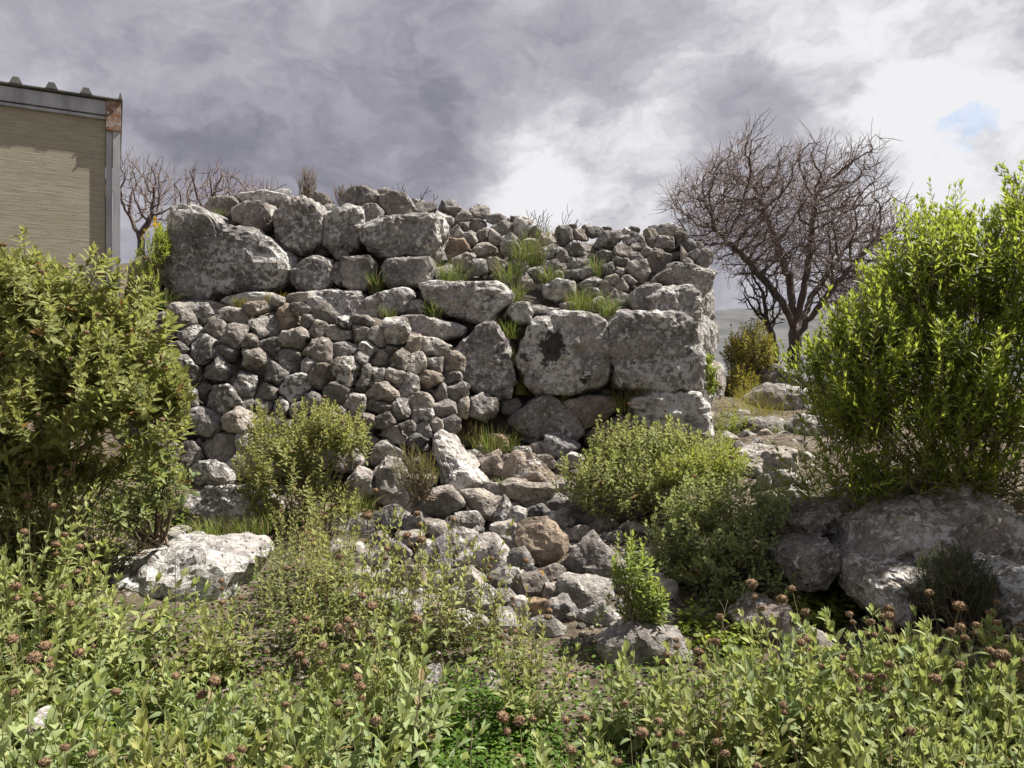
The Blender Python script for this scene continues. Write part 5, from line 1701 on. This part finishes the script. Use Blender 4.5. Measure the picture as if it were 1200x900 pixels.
cover('chickweed', [(440, 905), (450, 850), (520, 805), (610, 815), (660, 870), (660, 940), (650, 1040), (430, 1040)], 7000, 951, .021, .015, .10, 'bright green chickweed carpet in a gap of the sage thicket')
cover('chickweed', [(-20, 800), (60, 780), (120, 800), (150, 900), (100, 980), (-20, 980)], 2600, 952, .021, .015, .08, 'bright green weeds around the rounded pale stone')
cover('moss', [(140, 650), (160, 620), (220, 605), (310, 618), (300, 640), (200, 645)], 2600, 953, .02, .014, .06, 'vivid green moss and clover behind the whitish boulder')
cover('clover', [(920, 735), (925, 695), (960, 685), (1000, 700), (1000, 735), (960, 750)], 900, 954, .035, .03, .12, 'dark green clover in the shade between boulders', M_GREEN)
cover('low_weeds', [(-40, 1000), (-40, 700), (120, 700), (200, 720), (310, 665), (420, 660), (450, 720), (620, 760), (960, 780), (1240, 780), (1240, 1000)], 16000, 955, .024, .015, .07, 'low mixed weeds covering the soil under the sage', M_CLOVER)
cover('clover', [(790, 755), (800, 720), (860, 740), (900, 760), (860, 780)], 500, 956, .03, .025, .1, 'clover under the drooping sage shrub', M_GREEN)

cover('undergrowth', [(-20, 560), (120, 545), (215, 570), (240, 640), (130, 690), (-20, 720)], 4200, 957, .034, .022, .16, 'green undergrowth in the shade below the tall sage bush', M_GRASS)

# ------------------------------------------------------------------ shed
def wood_material():
    m, N = new_mat('weathered_board')
    co = N.n('ShaderNodeTexCoord').outputs['Object']
    v = N.vmath('MULTIPLY', co, (1.0, 1.0, 14.0))
    n = N.noise(v, 5.0, 8, 0.65, 0.4)
    col = N.mix(N.ramp(n, 0.3, 0.72), (0.30, 0.265, 0.20), (0.43, 0.39, 0.305))
    big = N.noise(N.vmath('MULTIPLY', co, (1, 1, 2.5)), 1.8, 4, 0.6)
    col = N.mix(N.math('MULTIPLY', N.ramp(big, 0.45, 0.7), 0.35), col, (0.30, 0.26, 0.185))
    streak = N.noise(N.vmath('MULTIPLY', co, (1.0, 1.0, 60.0)), 3.0, 6, 0.7)
    col = N.mix(N.math('MULTIPLY', N.ramp(streak, 0.60, 0.72), 0.4), col, (0.22, 0.18, 0.12))
    vo = N.n('ShaderNodeTexVoronoi', {'Vector': N.vmath('MULTIPLY', co, (1, 1, 1.9)), 'Scale': 26.0})
    speck = N.math('MULTIPLY', N.ramp(vo.outputs['Distance'], 0.16, 0.10), N.ramp(N.noise(co, 2.4, 3, 0.6), 0.52, 0.58))
    col = N.mix(N.math('MULTIPLY', speck, 0.85), col, (0.07, 0.055, 0.04))
    bump = N.n('ShaderNodeBump', {'Height': N.math('ADD', streak, n), 'Strength': 0.35, 'Distance': 0.006}).outputs[0]
    bs = N.n('ShaderNodeBsdfPrincipled', {'Base Color': col, 'Roughness': 0.75, 'Normal': bump})
    finish(N, bs.outputs[0])
    return m


M_BOARD = wood_material()
M_STEEL = plain_material('galvanised_steel', (0.28, 0.285, 0.30), (0.45, 0.455, 0.47), 6, rough=0.5, stretch=(1, 1, .3), metallic=0.35)
M_STEEL_D = plain_material('roof_sheet', (0.10, 0.105, 0.10), (0.20, 0.20, 0.19), 6, rough=0.6)


def rust_material():
    m, N = new_mat('rusty_steel')
    co = N.n('ShaderNodeTexCoord').outputs['Object']
    n = N.noise(co, 22.0, 8, 0.7)
    col = N.mix(N.ramp(n, 0.36, 0.56), (0.36, 0.34, 0.32), (0.22, 0.115, 0.06))
    col = N.mix(N.ramp(N.noise(co, 60, 4, .6), .6, .7), col, (0.12, 0.05, 0.025))
    bs = N.n('ShaderNodeBsdfPrincipled', {'Base Color': col, 'Roughness': 0.85})
    finish(N, bs.outputs[0])
    return m


M_RUST = rust_material()
uS = np.array([-0.888, -0.46, 0])
vS = np.array([-0.46, 0.888, 0])
Cc = at(141, 118, 7.0)
Cc[2] = 0
shed = empty('shed', (Cc[0], Cc[1], 1.75))
tag(shed, 'grey brown board shed with corrugated roof and rusty corner plate', 'shed')


def box_uvz(name, u0, u1, v0, v1, z0, z1, mat, parent=None, bev=0.003):
    """box given along the shed's face (u, leftwards), into its depth (v) and height"""
    bm = bmesh.new()
    vs = []
    for z in (z0, z1):
        for (u, v) in ((u0, v0), (u1, v0), (u1, v1), (u0, v1)):
            p = uS * u + vS * v
            vs.append(bm.verts.new((p[0], p[1], z - 1.75)))
    for f in ((0, 1, 2, 3), (7, 6, 5, 4), (0, 4, 5, 1), (1, 5, 6, 2), (2, 6, 7, 3), (3, 7, 4, 0)):
        bm.faces.new([vs[i] for i in f])
    bmesh.ops.recalc_face_normals(bm, faces=bm.faces)
    if bev:
        bmesh.ops.bevel(bm, geom=bm.edges[:], offset=bev, segments=2, affect='EDGES')
    me = bpy.data.meshes.new(name)
    bm.to_mesh(me)
    bm.free()
    return obj(name, me, mat, parent or shed)


ztop = 1.6 + 332 / 900 * 7.0
zb = 1.75
fl_ = 0.165
box_uvz('wall_board', 0.12, 3.2, 0.045, 0.075, zb, ztop - 0.185, M_BOARD)
box_uvz('wall_board', 0.0, 0.04, 0.13, 2.3, zb, ztop - 0.185, M_BOARD)
box_uvz('wall_board', 0.12, 3.2, 2.33, 2.36, zb, ztop - 0.185, M_BOARD)
fa = box_uvz('fascia', 0.065, 3.25, 0.0, 0.05, ztop - 0.148, ztop - 0.022, M_STEEL)
box_uvz('fascia_lip', 0.075, 3.25, 0.012, 0.06, ztop - 0.185, ztop - 0.158, M_STEEL, fa)
po = box_uvz('corner_post', 0.0, 0.062, 0.0, 0.125, zb, ztop - 0.255, M_STEEL)
box_uvz('post_flange', 0.066, 0.116, 0.018, 0.06, zb, ztop - 0.19, M_STEEL)
pl_ = box_uvz('corner_plate', -0.006, 0.118, -0.012, 0.13, ztop - 0.285, ztop - 0.012, M_RUST)
pl_['label'] = 'rusty corner plate'
for (u, z) in ((0.1, ztop - 0.06), (0.1, ztop - 0.13), (0.095, ztop - 0.25)):
    bm = bmesh.new()
    bmesh.ops.create_cone(bm, cap_ends=True, segments=8, radius1=0.009, radius2=0.007, depth=0.012)
    bmesh.ops.rotate(bm, verts=bm.verts, cent=(0, 0, 0), matrix=__import__('mathutils').Matrix.Rotation(R(90), 3, 'X') )
    me = bpy.data.meshes.new('bolt')
    bm.to_mesh(me)
    bm.free()
    p = uS * u - vS * 0.016
    obj('bolt', me, M_STEEL, pl_, loc=(p[0], p[1], z - 1.75), rot=(0, 0, math.atan2(uS[1], uS[0])))
rf = box_uvz('roof', -0.02, 3.4, -0.035, 2.45, ztop - 0.010, ztop + 0.004, M_STEEL_D)
for k in range(12):
    uc = 0.0 if k == 0 else 0.272 + 0.264 * (k - 1)
    w = 0.048
    prof = [(uc - w * (1 if k else .35), 0.0045), (uc - w * .45 * (1 if k else .2), 0.058), (uc + w * .45 * (1 if k else .2), 0.058), (uc + w * (1 if k else .35), 0.0045)]
    bm = bmesh.new()
    rings = []
    for v in (-0.04, 2.455):
        rings.append([bm.verts.new(tuple((uS * u + vS * v)[:2]) + (ztop + z - 1.75,)) for (u, z) in prof])
    n4 = 4
    for i in range(n4):
        j = (i + 1) % n4
        bm.faces.new((rings[0][i], rings[0][j], rings[1][j], rings[1][i]))
    bm.faces.new(rings[0][::-1])
    bm.faces.new(rings[1])
    bmesh.ops.recalc_face_normals(bm, faces=bm.faces)
    me = bpy.data.meshes.new('rib')
    bm.to_mesh(me)
    bm.free()
    obj('rib', me, M_STEEL_D, rf)
